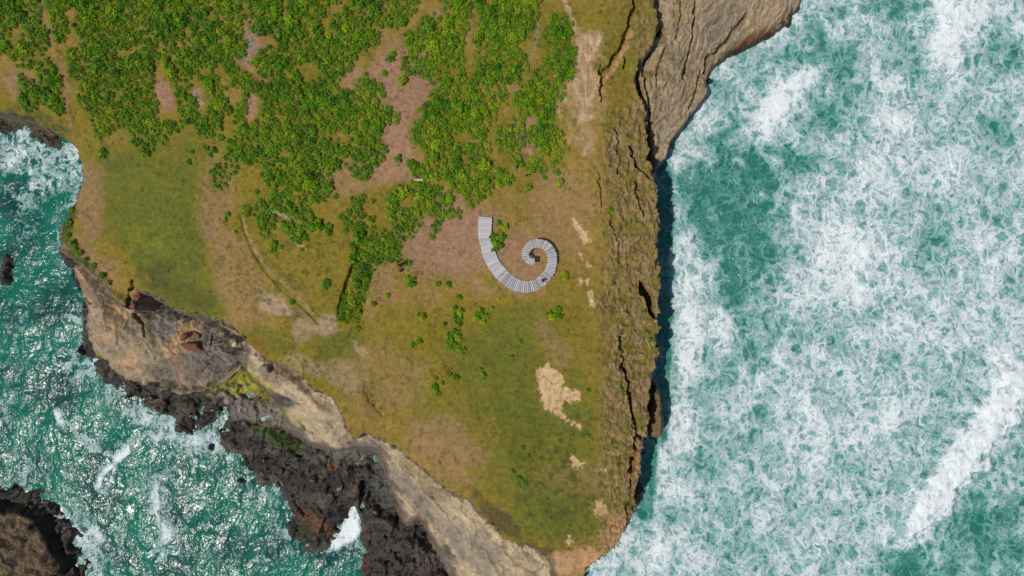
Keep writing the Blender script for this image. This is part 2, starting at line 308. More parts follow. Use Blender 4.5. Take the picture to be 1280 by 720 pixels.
# tracks
def track(pts, wid, c, k, UU=None, VV=None):
    UU = U if UU is None else UU; VV = V if VV is None else VV
    d = seg_dist(UU + nz2 * 2.2, VV + nz1 * 2.5, pts, 40)
    paint((1 - sstep(wid * .5, wid * 1.1, d + nz2 * wid * .8)) * k, c)
grey = alb(150, 132, 124)
track([(50,-5),(53,20),(62,38),(66,52),(60,62),(70,72),(78,85),(83,105),(84,140),(94,172)], 4, dirt, .5)
track([(705,-5),(712,20),(722,40),(725,60),(725,90)], 4, pink, .9)
track([(672,30),(671,45),(667,62),(662,80)], 3.2, grey, .45); track([(655,92),(648,104),(640,112)], 3, grey, .35)
track([(560,-5),(552,14),(545,20)], 6, dirt, .9); track([(586,0),(590,14),(588,30),(580,50)], 5, dirt, .8)
track([(316,38),(314,60),(308,72)], 6, grey, .85); track([(292,72),(312,84),(334,104)], 4, dirt, .9)
track([(245,115),(250,128)], 4, grey, .6)
track([(335,262),(352,268),(368,274)], 3, alb(178,158,140), .9); track([(362,298),(380,311)], 2.5, pink, .8)
track([(304,272),(308,290),(318,312),(330,330),(352,352),(378,376),(392,392)], 2.6, pink, .42)
track([(590,300),(560,285),(530,240),(505,225),(500,180)], 18, dirt, .25)
for b in [(735,100,20,60,8,.85),(745,60,16,22,0,.8),(715,125,14,45,-8,.8),(730,160,12,35,-8,.8),(735,175,10,22,-10,.7),(700,130,10,30,0,.5),(755,130,6,30,0,.5)]:
    st = ridged(X * 1.0, Y * .3, 2.4, 3, 77)
    paint(blob(*b[:5], wob=.9) * b[5] * (0.45 + .55 * sstep(.4, .7, st)), pink); paint(blob(*b[:5], wob=.9) * b[5] * .7 * sstep(.62, .8, st), alb(212, 182, 158))
pale = alb(214, 178, 138)
for b in [(350,385,35,12,30,.9),(375,410,14,25,0,.6),(410,405,16,14,0,.8),(450,435,14,5,50,.6),(385,460,40,14,25,.5),(430,470,40,20,30,.4)]:
    paint(blob(*b[:5], wob=.8) * b[5], alb(172, 146, 124))
paint(sstep(-5, 1, ssc + fbm(X, Y, 1.2, 3, 153) * 4) * .45, alb(150, 126, 78)); paint(sstep(-.3, 1.4, ssc), pale * (0.9 + .25 * fine[..., None]))
# brown and rusty ground near the lower left rim
for b in [(315,435,30,18,30,.8),(345,460,40,10,20,.7)]: paint(blob(*b[:5]) * b[5], alb(128, 98, 14))
for b in [(625,650,50,14,42,.85),(680,690,45,8,12,.8),(235,370,40,18,20,.35),(460,500,10,30,-20,.35)]: paint(blob(*b[:5], wob=.7) * b[5], alb(84, 74, 46))
for b in [(84,275,14,34,5,.95),(112,335,34,9,36,.95),(150,370,16,6,30,.8),(92,315,14,16,30,.8),(52,158,60,12,8,.6),(30,145,30,16,0,.6),(70,165,20,14,0,.5)]:
    mo = sstep(-.35, .1, fbm(X, Y, 1.5, 3, 171)); paint(blob(*b[:5], wob=.8) * b[5] * (.35 + .65 * mo), alb(74, 80, 18)); paint(blob(*b[:5], wob=.8) * b[5] * .7 * sstep(.1, .3, nz2), alb(52, 44, 34))
# undergrowth below the thickets
und = np.full(X.shape, -40, f32)
for t_ in TH: und = np.maximum(und, sdf(U, V, t_, 30))
for t_ in NEG: und = np.minimum(und, -sdf(U, V, t_, 30))
paint(sstep(-4, 3, und + nz2 * 5) * np.clip(.38 + .7 * nz1, 0, .8), alb(92, 98, 18))
# speckle of low dark plants
sp1, sp2, spid = worley(X, Y, 1.1, 29)
spk = (1 - sstep(.10, .26, sp1 + fine * .15)) * (spid > .62) * sstep(-.15, .35, nz1 + nzl + .1)
paint(spk * .55, alb(78, 84, 22))
spk2 = blob(720, 600, 95, 95) + blob(330, 330, 60, 70, -20) * .8 + blob(600, 640, 80, 40) * .5
sq1, sq2, sqid = worley(X + nz2, Y + nz1, 2.0, 37)
paint(np.clip(spk2, 0, 1) * (1 - sstep(.18, .48, sq1 + fine * .25)) * (sqid > .5) * .75, alb(76, 86, 22))
# rim on the sea side: mottled
rm = sstep(-.2, .35, fbm(X, Y * .75, 2.6, 4, 83))
rimc = (alb(152, 124, 86)[None, None] * (1 - rm[..., None]) + alb(128, 114, 42)[None, None] * rm[..., None])
paint(rim * .95, rimc)
paint(rim * sstep(.15, .5, fbm(X, Y, 4, 3, 87)) * .8, alb(112, 112, 14))
paint(rim * sstep(.0, .35, fbm(X, Y * .7, 1.1, 3, 89)) * .6, alb(104, 90, 68)); paint(rim * sstep(.15, .5, fbm(X, Y * .7, 2.1, 3, 165)) * .6, alb(168, 150, 124))
paint(blob(782,90,14,60,12) * .7, alb(128, 114, 34)); paint(blob(810,50,16,60,10) * .45, alb(130, 112, 60))
track([(790,40),(783,58),(770,80),(757,100)], 4, alb(196,146,106), .8)
paint(blob(775,672,28,40,35,wob=.6) * .9, alb(186, 140, 102)); paint(blob(725,700,60,18,-12,wob=.5) * .9, alb(190, 146, 110)); paint(blob(690,740,90,26,0,wob=.3), alb(186, 146, 112)); paint(blob(797,600,6,60,4) * .8, alb(170,128,98))
paint(blob(790,640,5,30,8) * .5, alb(120,84,64)); track([(690,715),(640,690),(600,665)], 5, alb(188,142,108), .6)
grassC = C.copy()
# rocks
rk = fbm(X, Y, 3.2, 5, 91)[..., None]; rk2 = fbm(X, Y, .8, 3, 93)[..., None]
brown = alb(150, 132, 112); dgrey = alb(92, 84, 80)
cliff = brown * .8 * (1 + .45 * rk + .3 * rk2)
C[P] = (grassC * grass[..., None] + cliff * (1 - grass[..., None]))[P]
# dome rock
dome = brown * 1.2 * (1 + .28 * rk + .12 * rk2)
s_t = (saw(T, .42) < .25)
dome = np.where(s_t[..., None], dome * .8, dome)
def mixc(base, m, c): m = np.clip(m, 0, 1)[..., None]; return base * (1 - m) + c * m
dome = mixc(dome, sstep(.0, .3, fbm(X, Y, 6, 3, 95)) * .7, alb(206, 164, 126))
dome = mixc(dome, blob(115,365,30,18,40,U5,V5) * .7, alb(118, 104, 92))
dome = mixc(dome, blob(205,405,24,24,0,U5,V5,.9) * .75, alb(140, 138, 138)); dome = mixc(dome, blob(228,412,14,22,0,U5,V5) * .6, alb(188, 148, 108))
dome = mixc(dome, blob(270,440,45,25,30,U5,V5,.7) * .8, alb(128, 120, 118)); dome = mixc(dome, blob(225,462,55,22,0,U5,V5,.7) * .65, alb(112, 102, 100))
dome = mixc(dome, blob(175,385,12,24,0,U5,V5,.6) * .8, alb(98, 72, 62))
dome = mixc(dome, blob(113,447,7,4,50,U5,V5,.2), alb(150, 140, 10)); dome = mixc(dome, blob(183,484,9,5,10,U5,V5,.4), alb(120, 118, 14)); dome = mixc(dome, blob(255,484,14,5,-30,U5,V5,.5)*.8, alb(120, 118, 20))
lowd = sstep(1.7, .5, H + nz2 * .5); dome = mixc(dome, sstep(.1, .3, ridged(X + nz1 * 2, Y, 3.4, 3, 167) - .62) * .45, alb(84, 74, 70))
dome = mixc(dome, lowd, alb(58, 52, 50))
C[cls == 2] = dome[cls == 2]
# ramp
ramp = alb(196, 173, 146) * (1 + .2 * rk + .12 * rk2)
lay = saw(T6 + nz2 * .5, .3)
ramp = np.where((lay < .22)[..., None], ramp * .82, ramp)
ramp = mixc(ramp, sstep(.05, .4, fbm(S6 * .3, T6, 1.6, 4, 97)) * .5, alb(142, 130, 120))
for b in [(500,570,60,8,45,.0),(600,690,40,30,45,.5),(545,655,60,14,48,.5),(405,475,34,22,30,.35),(440,520,24,22,60,.4),(455,560,50,8,8,.4),(505,610,14,40,-45,.6)]:
    ramp = mixc(ramp, blob(*b[:5], U_=U6, V_=V6, wob=.7) * b[5], alb(124, 118, 116))
ramp = mixc(ramp, blob(340,472,30,16,0,U6,V6,.7) * .6, alb(120, 100, 78))
ramp = mixc(ramp, blob(505,585,20,12,45,U6,V6,.8) * .7, alb(130, 114, 78)); ramp = mixc(ramp, blob(540,610,30,12,35,U6,V6,.8) * .6, alb(128, 108, 70))
ramp = mixc(ramp, blob(345,505,24,9,10,U6,V6,.3) * .9, alb(92, 92, 96))
alg = sstep(-.25, .15, fbm(X, Y, 1.3, 3, 163))
for b in [(306,478,16,22,20,1.0),(322,492,16,12,0,.8),(298,470,8,18,0,.8),(345,520,18,8,20,.6),(365,528,10,5,0,.5)]:
    ramp = mixc(ramp, blob(*b[:5], U_=U6, V_=V6, wob=.8) * b[5] * (.5 + .5 * alg), alb(182, 174, 10))
ramp = mixc(ramp, sstep(3.1, 2.2, H) * .8, alb(74, 64, 66))
C[cls == 3] = ramp[cls == 3]
# slab
slab = alb(176, 152, 126) * (1 + .28 * rk + .2 * rk2 + .35 * (fine7[..., None] - .5))
slab = np.where((saw(T7, .5) < .2)[..., None], slab * .8, slab)
slab = mixc(slab, sstep(0, .4, fbm(X, Y, 5, 3, 99)) * .5, alb(158, 150, 136))
slab = mixc(slab, sstep(.05, .35, fbm(X, Y, 2.4, 4, 101)) * (1 - sstep(835, 880, U6 + V6 * .3)) * .8, alb(132, 108, 40))
slab = mixc(slab, blob(945,45,45,9,-28,U6,V6,.5) * .85, alb(146, 92, 52)); slab = mixc(slab, sstep(2.4, 1.0, H) * .95, alb(54, 40, 30))
slab = mixc(slab, blob(905,30,30,30,0,U6,V6) * .4, alb(128,120,118))
C[cls == 4] = slab[cls == 4]
# shelf
shelf = mixc(alb(54, 48, 46) * (1 + .6 * rk + .5 * rk2), sstep(-.1, .35, fbm(X, Y, 3.5, 4, 161)) * .75, alb(100, 88, 76) * (1 + .5 * rk + .3 * rk2))
shelf = mixc(shelf, sstep(.1, .5, fbm(X, Y, 2.2, 4, 103)) * .5, alb(74, 70, 72))
for b, c in [((310,480,24,20,30,.95),(170,162,10)),((335,495,28,12,0,.7),(126,112,30)),((345,545,30,8,30,.8),(62,88,14)),((375,560,18,10,45,.8),(70,90,14)),((418,580,14,6,20,.7),(128,72,22)),
             ((400,655,34,10,35,.55),(116,70,34)),((375,670,16,18,0,.6),(60,62,30)),((455,700,6,40,0,.7),(96,58,24)),((500,690,60,45,30,.5),(72,58,62)),((330,515,50,16,20,.8),(148,132,124)),((300,500,20,30,0,.7),(136,128,126)),
             ((480,600,22,55,-10,.7),(92,92,92)),((420,570,60,14,10,.7),(116,110,108)),((318,455,30,14,20,.7),(128,116,110)),((540,690,22,30,30,.5),(100,84,84)),((515,690,5,4,0,.8),(70,84,20)),
             ((90,300,14,26,20,.9),(78,86,22)),((115,330,30,9,35,.9),(74,78,24)),((70,160,60,16,5,.7),(96,80,60)),((30,150,40,14,0,.5),(80,90,22)),((150,368,20,8,40,.8),(60,58,34))]:
    shelf = mixc(shelf, blob(*b[:5], U_=U1, V_=V1, wob=.8) * b[5], alb(*c) * (1 + .35 * rk))
for b in [(300,476,20,24,20,.9),(272,482,20,6,-30,.6)]: shelf = mixc(shelf, blob(*b[:5], U_=U1, V_=V1, wob=.8) * b[5] * alg, alb(178, 170, 10))
C[cls == 1] = shelf[cls == 1]
wet = sstep(2.6, .6, H) * .9
wet = np.maximum(wet, (cls == 2) * blob(280,435,50,30,30,U5,V5,.6) * .75); wet = np.maximum(wet, (cls == 1) * .8 * sstep(6, 3, H))
wet = np.maximum(wet, (cls == 3) * blob(470,575,60,14,20,U6,V6,.6) * .5)
C = np.clip(C, .012, .8)
mossy = P * grass

def make_mesh_grid(name, X, Y, Z, keep=None, attrs={}, colors=None):
    ny, nx = X.shape
    idx = np.arange(nx * ny).reshape(ny, nx)
    q = np.stack([idx[:-1, :-1], idx[:-1, 1:], idx[1:, 1:], idx[1:, :-1]], -1)
    if keep is not None:
        k = keep[:-1, :-1] | keep[:-1, 1:] | keep[1:, 1:] | keep[1:, :-1]; q = q[k]
    q = q.reshape(-1, 4)
    used = np.unique(q); remap = np.full(nx * ny, -1, np.int64); remap[used] = np.arange(len(used)); q = remap[q]
    co = np.stack([X.ravel()[used], Y.ravel()[used], Z.ravel()[used]], -1).astype(f32)
    me = bpy.data.meshes.new(name); me.vertices.add(len(co)); me.vertices.foreach_set('co', co.ravel())
    me.loops.add(q.size); me.loops.foreach_set('vertex_index', q.ravel().astype(np.int32))
    me.polygons.add(len(q)); me.polygons.foreach_set('loop_start', np.arange(0, q.size, 4, dtype=np.int32)); me.polygons.foreach_set('loop_total', np.full(len(q), 4, np.int32))
    me.update(); me.polygons.foreach_set('use_smooth', np.ones(len(q), bool))
    for k_, v in attrs.items():
        at = me.attributes.new(k_, 'FLOAT', 'POINT'); at.data.foreach_set('value', v.ravel()[used].astype(f32))
    if colors is not None:
        at = me.attributes.new('ground_colour', 'FLOAT_COLOR', 'POINT')
        c4 = np.ones((len(used), 4), f32); c4[:, :3] = colors.reshape(-1, 3)[used]; at.data.foreach_set('color', c4.ravel())
    return me
def link(name, me, parent=None, **tags):
    o = bpy.data.objects.new(name, me); COL.objects.link(o)
    if parent: o.parent = parent
    for k, v in tags.items(): o[k] = v
    return o
# ------------------------------------------------------------------ material helpers
class NT:
    def __init__(s, name):
        s.m = bpy.data.materials.new(name); s.m.use_nodes = True; s.t = s.m.node_tree; s.b = s.t.nodes['Principled BSDF']
    def n(s, typ, **kw):
        nd = s.t.nodes.new('ShaderNode' + typ)
        for k, v in kw.items(): setattr(nd, k, v)
        return nd
    def l(s, a, b): s.t.links.new(a, b)
    def math(s, op, a, b=None, c=None, clamp=False):
        nd = s.n('Math', operation=op, use_clamp=clamp)
        for i, v in enumerate((a, b, c)):
            if v is None: continue
            if isinstance(v, (int, float)): nd.inputs[i].default_value = v
            else: s.l(v, nd.inputs[i])
        return nd.outputs[0]
    def vmath(s, op, a, b):
        nd = s.n('VectorMath', operation=op)
        for i, v in enumerate((a, b)):
            if isinstance(v, (tuple, list)): nd.inputs[i].default_value = v
            elif isinstance(v, (int, float)): nd.inputs['Scale'].default_value = v
            else: s.l(v, nd.inputs[i])
        return nd.outputs[0]
    def noise(s, vec, scale, detail=4, rough=.55, typ='FBM', dist=0, out='Fac'):
        nd = s.n('TexNoise'); nd.noise_type = typ
        nd.inputs['Scale'].default_value = scale; nd.inputs['Detail'].default_value = detail
        nd.inputs['Roughness'].default_value = rough; nd.inputs['Distortion'].default_value = dist
        s.l(vec, nd.inputs['Vector']); return nd.outputs[out]
    def ramp(s, fac, stops, interp='LINEAR'):
        nd = s.n('ValToRGB'); cr = nd.color_ramp; cr.interpolation = interp
        while len(cr.elements) < len(stops): cr.elements.new(.5)
        for e, (p, c) in zip(cr.elements, stops):
            e.position = p; e.color = (*c, 1) if len(c) == 3 else c
        s.l(fac, nd.inputs[0]); return nd.outputs[0]
    def mix(s, f, a, b, typ='MIX'):
        nd = s.n('Mix', data_type='RGBA', blend_type=typ)
        for i, v in ((0, f), (6, a), (7, b)):
            if isinstance(v, (int, float)): nd.inputs[i].default_value = v
            elif isinstance(v, tuple): nd.inputs[i].default_value = (*v, 1)
            else: s.l(v, nd.inputs[i])
        return nd.outputs[2]
    def sm(s, v, a, b):
        nd = s.n('MapRange', interpolation_type='SMOOTHSTEP')
        for k, x in ((0, v), (1, a), (2, b)):
            if isinstance(x, (int, float)): nd.inputs[k].default_value = x
            else: s.l(x, nd.inputs[k])
        return nd.outputs[0]
    def bump(s, h, strength, dist, normal=None):
        nd = s.n('Bump'); nd.inputs['Strength'].default_value = strength; nd.inputs['Distance'].default_value = dist
        s.l(h, nd.inputs['Height'])
        if normal is not None: s.l(normal, nd.inputs['Normal'])
        return nd.outputs[0]
def setc(sock, v): sock.default_value = (*v, 1)

def ground_material():
    m = NT('ground'); pos = m.n('NewGeometry').outputs['Position']
    col = m.n('Attribute', attribute_name='ground_colour').outputs['Color']
    wt = m.n('Attribute', attribute_name='wet').outputs['Fac']; gr = m.n('Attribute', attribute_name='grassy').outputs['Fac']
    n1 = m.noise(pos, 1.1, 6, .7); n2 = m.noise(pos, 4.5, 5, .7)
    k = m.math('MULTIPLY_ADD', m.math('ADD', n1, n2), 1.5, -.5)
    kk = m.n('CombineColor'); [m.l(k, kk.inputs[i]) for i in range(3)]
    c = m.mix(1.0, col, kk.outputs[0], 'MULTIPLY')
    warm = m.mix(m.sm(m.noise(pos, .6, 5, .6), .35, .7), (1.03, 1.0, .90), (.95, 1.04, .95)); c = m.mix(1.0, c, warm, 'MULTIPLY')
    m.l(c, m.b.inputs['Base Color'])
    rough = m.math('MULTIPLY_ADD', wt, -.68, .92); m.l(rough, m.b.inputs['Roughness'])
    m.b.inputs['Specular IOR Level'].default_value = .35
    h = m.math('ADD', m.math('MULTIPLY', n1, .6), m.math('MULTIPLY', n2, .35))
    amp = m.math('MULTIPLY_ADD', gr, -.28, .6)
    nd = m.n('Bump'); nd.inputs['Distance'].default_value = 1.0; m.l(h, nd.inputs['Height']); m.l(amp, nd.inputs['Strength'])
    m.l(nd.outputs[0], m.b.inputs['Normal'])
    return m.m
GM = ground_material()
me = make_mesh_grid('headland', X, Y, H, H > -1.5, {'wet': wet, 'grassy': mossy.astype(f32)}, C); me.materials.append(GM)
link('headland', me, kind='structure')

# ------------------------------------------------------------------ rocks standing in the sea: things of their own
def rock_from_field(name, Hf, colr, label, cat, wetv, thr=-1.5, group=None):
    keep = Hf > thr
    r = np.where(keep.any(1))[0]; c = np.where(keep.any(0))[0]
    s = np.s_[max(r[0] - 1, 0):r[-1] + 2, max(c[0] - 1, 0):c[-1] + 2]
    me = make_mesh_grid(name, X[s], Y[s], Hf[s], keep[s], {'wet': wetv[s], 'grassy': np.zeros_like(Hf[s])}, np.clip(colr[s], .01, .8)); me.materials.append(GM)
    o = link(name, me, label=label, category=cat)
    if group: o['group'] = group
    return o
darkrock = alb(62, 52, 46) * (1 + .6 * rk + .6 * rk2)
lows = ['low dark wet rock awash beside the brown domed rock shelf', 'small dark wet rock under the surf south of the rock shelf', 'dark rock at the left edge of the photo in green water',
        'low black rock lying off the kelp covered shelf corner', 'dark rock at the foot of the grey slab by the eastern surf', 'black rock against the west foot of the brown dome']
for r_, lb in zip(rocks, lows): rock_from_field('sea_rock', r_, darkrock, lb, 'rock', np.full_like(X, .85), -1.0)
stackc = mixc(darkrock, s10 / .8 + .2, alb(116, 96, 74) * (1 + .4 * rk + .3 * rk2)); stackc = mixc(stackc, sstep(-.05, .25, fbm(X, Y, 3, 4, 107)) * .85, alb(50, 42, 36))
rock_from_field('sea_stack', np.maximum(HW, HW2), stackc, 'brown topped rock stack ringed by black rock in the bottom left corner', 'rock', sstep(4, 1.5, np.maximum(HW, HW2)) * .9)
pc = alb(132, 104, 78) * (1 + .4 * rk + .4 * rk2)
rock_from_field('rock_pillar', HK, pc, 'narrow brown rock pillar standing off the eastern cliff in the water', 'rock', sstep(3, 1, HK), -1.5)

# ------------------------------------------------------------------ sea
def axis(a, b, st, far):
    c = np.arange(a, b + st, st); g = []; v = st; p = b + st
    while p < far: v *= 1.35; p += v; g.append(p)
    g = np.array(g); return np.concatenate([-(g[::-1] - b) + a, c, g])
sx = axis(-114, 114, .38, 9000); sy = axis(-66, 66, .38, 9000)
SX, SY = np.meshgrid(sx, sy); SX = SX.astype(f32); SY = SY.astype(f32)
SU, SV = pix_at(SX, SY, 0.0)
w1 = fbm(SX, SY, 14, 3, 201); w2 = fbm(SX, SY, 5, 4, 205); w3 = fbm(SX * .7 + SY * .5, SY * .9 - SX * .4, 2.2, 3, 207)
def sblob(cx, cy, rx, ry, ang=0, wob=.5):
    c, s_ = math.cos(rad(ang)), math.sin(rad(ang)); du = SU - cx; dv = SV - cy
    d = np.hypot((du * c + dv * s_) / rx, (-du * s_ + dv * c) / ry) + w2 * wob + w3 * wob * .4 + w1 * wob * .5
    return 1 - sstep(.3, 1.2, d)
east = sstep(600, 700, SU)
foam = np.where(east > .5, .555, .0).astype(f32)
foam = foam + east * (w1 * .34 + w2 * .22)
for b in [(905,235,75,90,0,-.62),(985,225,60,40,0,-.32),(930,310,55,90,10,-.32),(940,400,40,70,0,-.22),(900,620,70,90,0,-.12),(1230,680,100,70,0,-.4),(1130,705,60,30,0,-.32),(1110,10,70,18,0,-.4),
          (1040,80,60,40,0,-.22),(1060,120,45,30,-30,-.28),(1250,70,30,40,0,-.25),(1010,160,40,25,0,-.2),(1245,600,40,60,0,-.18),(1020,75,70,50,0,-.1),(1150,300,90,50,0,-.10),(900,480,60,60,0,-.05),
          (980,120,55,22,-42,.4),(940,170,30,20,-30,.3),(1010,95,35,16,-20,.35),(1190,40,26,60,20,.4),(1210,10,60,20,0,.3),(1080,340,70,60,0,.28),(1060,300,60,40,20,.2),(862,420,16,160,0,.18),(852,300,14,50,0,.12),
          (1000,380,60,60,0,.05),(870,170,30,40,0,.2),(1130,200,90,70,0,.12),(1230,330,60,60,0,.12),(1200,450,80,60,0,.08),(840,560,26,80,0,.26),(800,690,40,30,0,.15),(925,80,70,25,-30,.06),
          (868,350,18,70,0,.14),(1090,520,120,60,0,.1)]:
    foam = foam + b[5] * sblob(*b[:5])
brk = seg_dist(SU + w2 * 14 + w3 * 7, SV + w2 * 14, [(1330,400),(1275,470),(1240,515),(1205,565),(1170,610),(1135,660)], 70)
bw = 30 - 10 * sstep(1200, 1120, SU)
brkm = (1 - sstep(bw * .40, bw * 1.25, brk + w3 * 16 + w2 * 8)) * sstep(1118, 1132, SU)
foam = np.maximum(foam, brkm * (1.05 + w3 * .5))
plume = sblob(1190, 0, 34, 85, 8, 1.0); foam = np.maximum(foam, plume * 1.0)
west = 1 - east
for b in [(45,205,85,50,0,.30),(10,180,40,40,0,.20),(75,215,40,35,0,.12),(20,260,50,50,0,.12),(150,570,26,9,-45,.5),(125,600,22,6,-60,.4),(75,520,14,7,60,.4),(110,560,12,5,50,.35),(245,560,42,26,10,.4),(275,545,22,28,0,.3),
          (90,655,50,36,0,.35),(110,690,36,30,0,.4),(200,640,16,50,-20,.25),(430,672,26,12,-40,.9),(445,612,5,18,0,1.0),(440,650,10,18,20,.9),(170,520,30,16,30,.3),(100,460,25,30,50,.22),(200,530,40,16,20,.25),(330,620,30,14,20,.2),(200,600,50,30,30,.12),
          (40,480,30,60,0,.08),(20,600,30,40,0,.25)]:
    foam = foam + west * b[5] * sblob(*b[:5], wob=.7)
lace = west * .40 * np.maximum.reduce([1 - sstep(1.5, 6, seg_dist(SU + w2 * 16, SV + w3 * 10, p, 30)) for p in
     [[(175,548),(160,558),(150,572),(140,580),(130,592),(126,610)],[(150,572),(132,568),(110,560),(95,535),(75,528),(62,512)],[(180,545),(200,548),(215,540)],[(195,610),(200,660),(198,700)],[(330,700),(310,700)]]])
foam = foam + lace
ii = np.clip(np.searchsorted(xs, SX[0]), 0, len(xs) - 1); jj = np.clip(np.searchsorted(ys, SY[:, 0]), 0, len(ys) - 1)
HH = H[np.ix_(jj, ii)]
foam = foam + west * sstep(-3.2, -.2, HH) * (.14 + w2 * .55 + w3 * .35)
cl_ = seg_dist(SU + w2 * 6, SV, [(829,210),(829,300),(830,400),(828,545),(812,560),(806,640)], 40)
foam = foam - .75 * (1 - sstep(5, 14, cl_))  # foam thinned where the cliff shadow falls, darkening that strip through the water colour
swell = .55 * w1 + .38 * w2 + .16 * w3
inwin = (np.abs(SX) < 130) & (np.abs(SY) < 80)
SZ = np.where(inwin, swell + brkm * (1.5 + w2 * .5 + w3 * .35) + plume * .9 * east, 0) + .0
SZ = SZ * (1 - .35 * west)
turb = east * .8 + .1
me = make_mesh_grid('sea', SX, SY, SZ, None, {'foam': np.clip(foam, 0, 1.5), 'east': east.astype(f32)}); 
def sea_material():
    m = NT('sea'); pos = m.n('NewGeometry').outputs['Position']
    fo = m.n('Attribute', attribute_name='foam').outputs['Fac']; ea = m.n('Attribute', attribute_name='east').outputs['Fac']
    # warped coordinates
    wv = m.noise(pos, .22, 4, .6, out='Color'); wv = m.vmath('SCALE', m.vmath('SUBTRACT', wv, (.5, .5, .5)), 7.0)
    wv2 = m.noise(pos, 1.0, 3, .6, out='Color'); wv2 = m.vmath('SCALE', m.vmath('SUBTRACT', wv2, (.5, .5, .5)), 1.3)
    ma = m.n('Mapping'); ma.inputs['Rotation'].default_value = (0, 0, rad(38)); ma.inputs['Scale'].default_value = (1.12, .78, 1); m.l(m.vmath('ADD', m.vmath('ADD', pos, wv), wv2), ma.inputs['Vector']); p = ma.outputs[0]
    def web(scale, wd):
        v = m.n('TexVoronoi', feature='DISTANCE_TO_EDGE'); v.inputs['Scale'].default_value = scale; m.l(p, v.inputs['Vector'])
        return m.math('SUBTRACT', 1, m.sm(v.outputs['Distance'], 0, wd))
    wa = web(.40, .42); wb = web(.85, .40); wc = web(1.9, .42)
    cl = m.noise(p, .21, 5, .60); cl2 = m.noise(p, 2.2, 4, .65)
    v = m.math('ADD', m.math('MULTIPLY', wa, .42), m.math('MULTIPLY', wb, .32))
    v = m.math('ADD', v, m.math('MULTIPLY', wc, .16))
    v = m.math('ADD', v, m.math('MULTIPLY', m.math('SUBTRACT', cl, .5), 1.05))
    v = m.math('ADD', v, m.math('MULTIPLY', m.math('SUBTRACT', cl2, .5), .30))
    # wind-drawn thin foam on the sheltered side, with glitter painted into its colour
    ms = m.n('Mapping'); ms.inputs['Rotation'].default_value = (0, 0, rad(28)); ms.inputs['Scale'].default_value = (1.0, .42, 1)
    m.l(m.vmath('ADD', pos, m.vmath('SCALE', wv, 1.2)), ms.inputs['Vector'])
    s1 = m.noise(ms.outputs[0], .75, 3, .6); s0 = m.noise(pos, .07, 3, .5)
    streak = m.math('MULTIPLY', m.sm(s1, .50, .72), m.math('MULTIPLY', m.sm(s0, .36, .62), m.math('SUBTRACT', 1, ea)))
    fo = m.math('MULTIPLY_ADD', streak, .42, fo)
    T = m.math('SUBTRACT', 1.0, fo)
    d = m.math('SUBTRACT', v, T)
    f = m.sm(d, -.17, .44); film = m.sm(d, m.math('MULTIPLY_ADD', ea, -.45, -.10), .15)
    deepE = (.014, .142, .108); deepW = (.003, .124, .083)
    deep = m.mix(ea, deepW, deepE)
    dn = m.noise(pos, .12, 4, .5); deep = m.mix(m.sm(dn, .35, .7), deep, m.mix(ea, (.004, .05, .045), (.03, .15, .12)))
    c = m.mix(film, deep, m.mix(ea, (.03, .17, .14), (.13, .31, .28)))
    white = m.mix(m.sm(d, .1, .8), (.34, .43, .45), (.68, .72, .72))
    c = m.mix(f, c, white)
    m.l(c, m.b.inputs['Base Color'])
    r = m.math('MULTIPLY_ADD', f, .36, m.math('MULTIPLY_ADD', ea, .0, .22), clamp=True); m.l(r, m.b.inputs['Roughness']); m.b.inputs['IOR'].default_value = 1.33; m.b.inputs['Specular IOR Level'].default_value = .32
    # ripples: running with the swell on the west side
    mp = m.n('Mapping'); mp.inputs['Rotation'].default_value = (0, 0, rad(-48)); mp.inputs['Scale'].default_value = (1.2, .30, 1)
    m.l(m.vmath('ADD', pos, m.vmath('SCALE', wv, 1.0)), mp.inputs['Vector'])
    r1 = m.noise(mp.outputs[0], .36, 2, .45); r2 = m.noise(mp.outputs[0], 1.0, 2, .45)
    calm = m.sm(m.noise(pos, .11, 3, .6), .42, .62)
    h = m.math('ADD', m.math('MULTIPLY', r1, .74), m.math('MULTIPLY', r2, m.math('MULTIPLY_ADD', calm, .16, .02)))
    m.l(m.bump(h, 1.0, .8), m.b.inputs['Normal'])
    return m.m
me.materials.append(sea_material()); link('sea', me, kind='structure')

# ------------------------------------------------------------------ where a point of the terrain is
def hz(x, y):
    i = np.clip(np.searchsorted(xs, x), 1, len(xs) - 1); j = np.clip(np.searchsorted(ys, y), 1, len(ys) - 1)
    return float(H[j, i])
def ground_pt(px, py):
    z = 13.0
    for _ in range(6):
        p = world_at(px, py, z); z = .5 * z + .5 * hz(p.x, p.y)
    p = world_at(px, py, z); p.z = hz(p.x, p.y); return p

# ------------------------------------------------------------------ simple mesh helpers
def simple_mat(name, col, rough=.8, var=.25, scale=6, spec=.3):
    m = NT(name); tc = m.n('TexCoord').outputs['Object']; n = m.noise(tc, scale, 4, .6)
    m.l(m.mix(n, tuple(c * (1 - var) for c in col), tuple(min(1, c * (1 + var)) for c in col)), m.b.inputs['Base Color'])
    m.b.inputs['Roughness'].default_value = rough; m.b.inputs['Specular IOR Level'].default_value = spec
    m.l(m.bump(n, .3, .02), m.b.inputs['Normal']); return m.m
def mesh_from(name, vs, fs, mat, smooth=False):
    me = bpy.data.meshes.new(name); me.from_pydata([tuple(v) for v in vs], [], fs); me.update()
    me.materials.append(mat)
    if smooth: me.polygons.foreach_set('use_smooth', [True] * len(me.polygons))
    return me
def hexa(vs, fs, corners):                      # 8 corners, bottom 4 then top 4
    b = len(vs); vs.extend(corners)
    for f in ((3,2,1,0),(4,5,6,7),(0,1,5,4),(1,2,6,5),(2,3,7,6),(3,0,4,7)): fs.append(tuple(b + i for i in f))

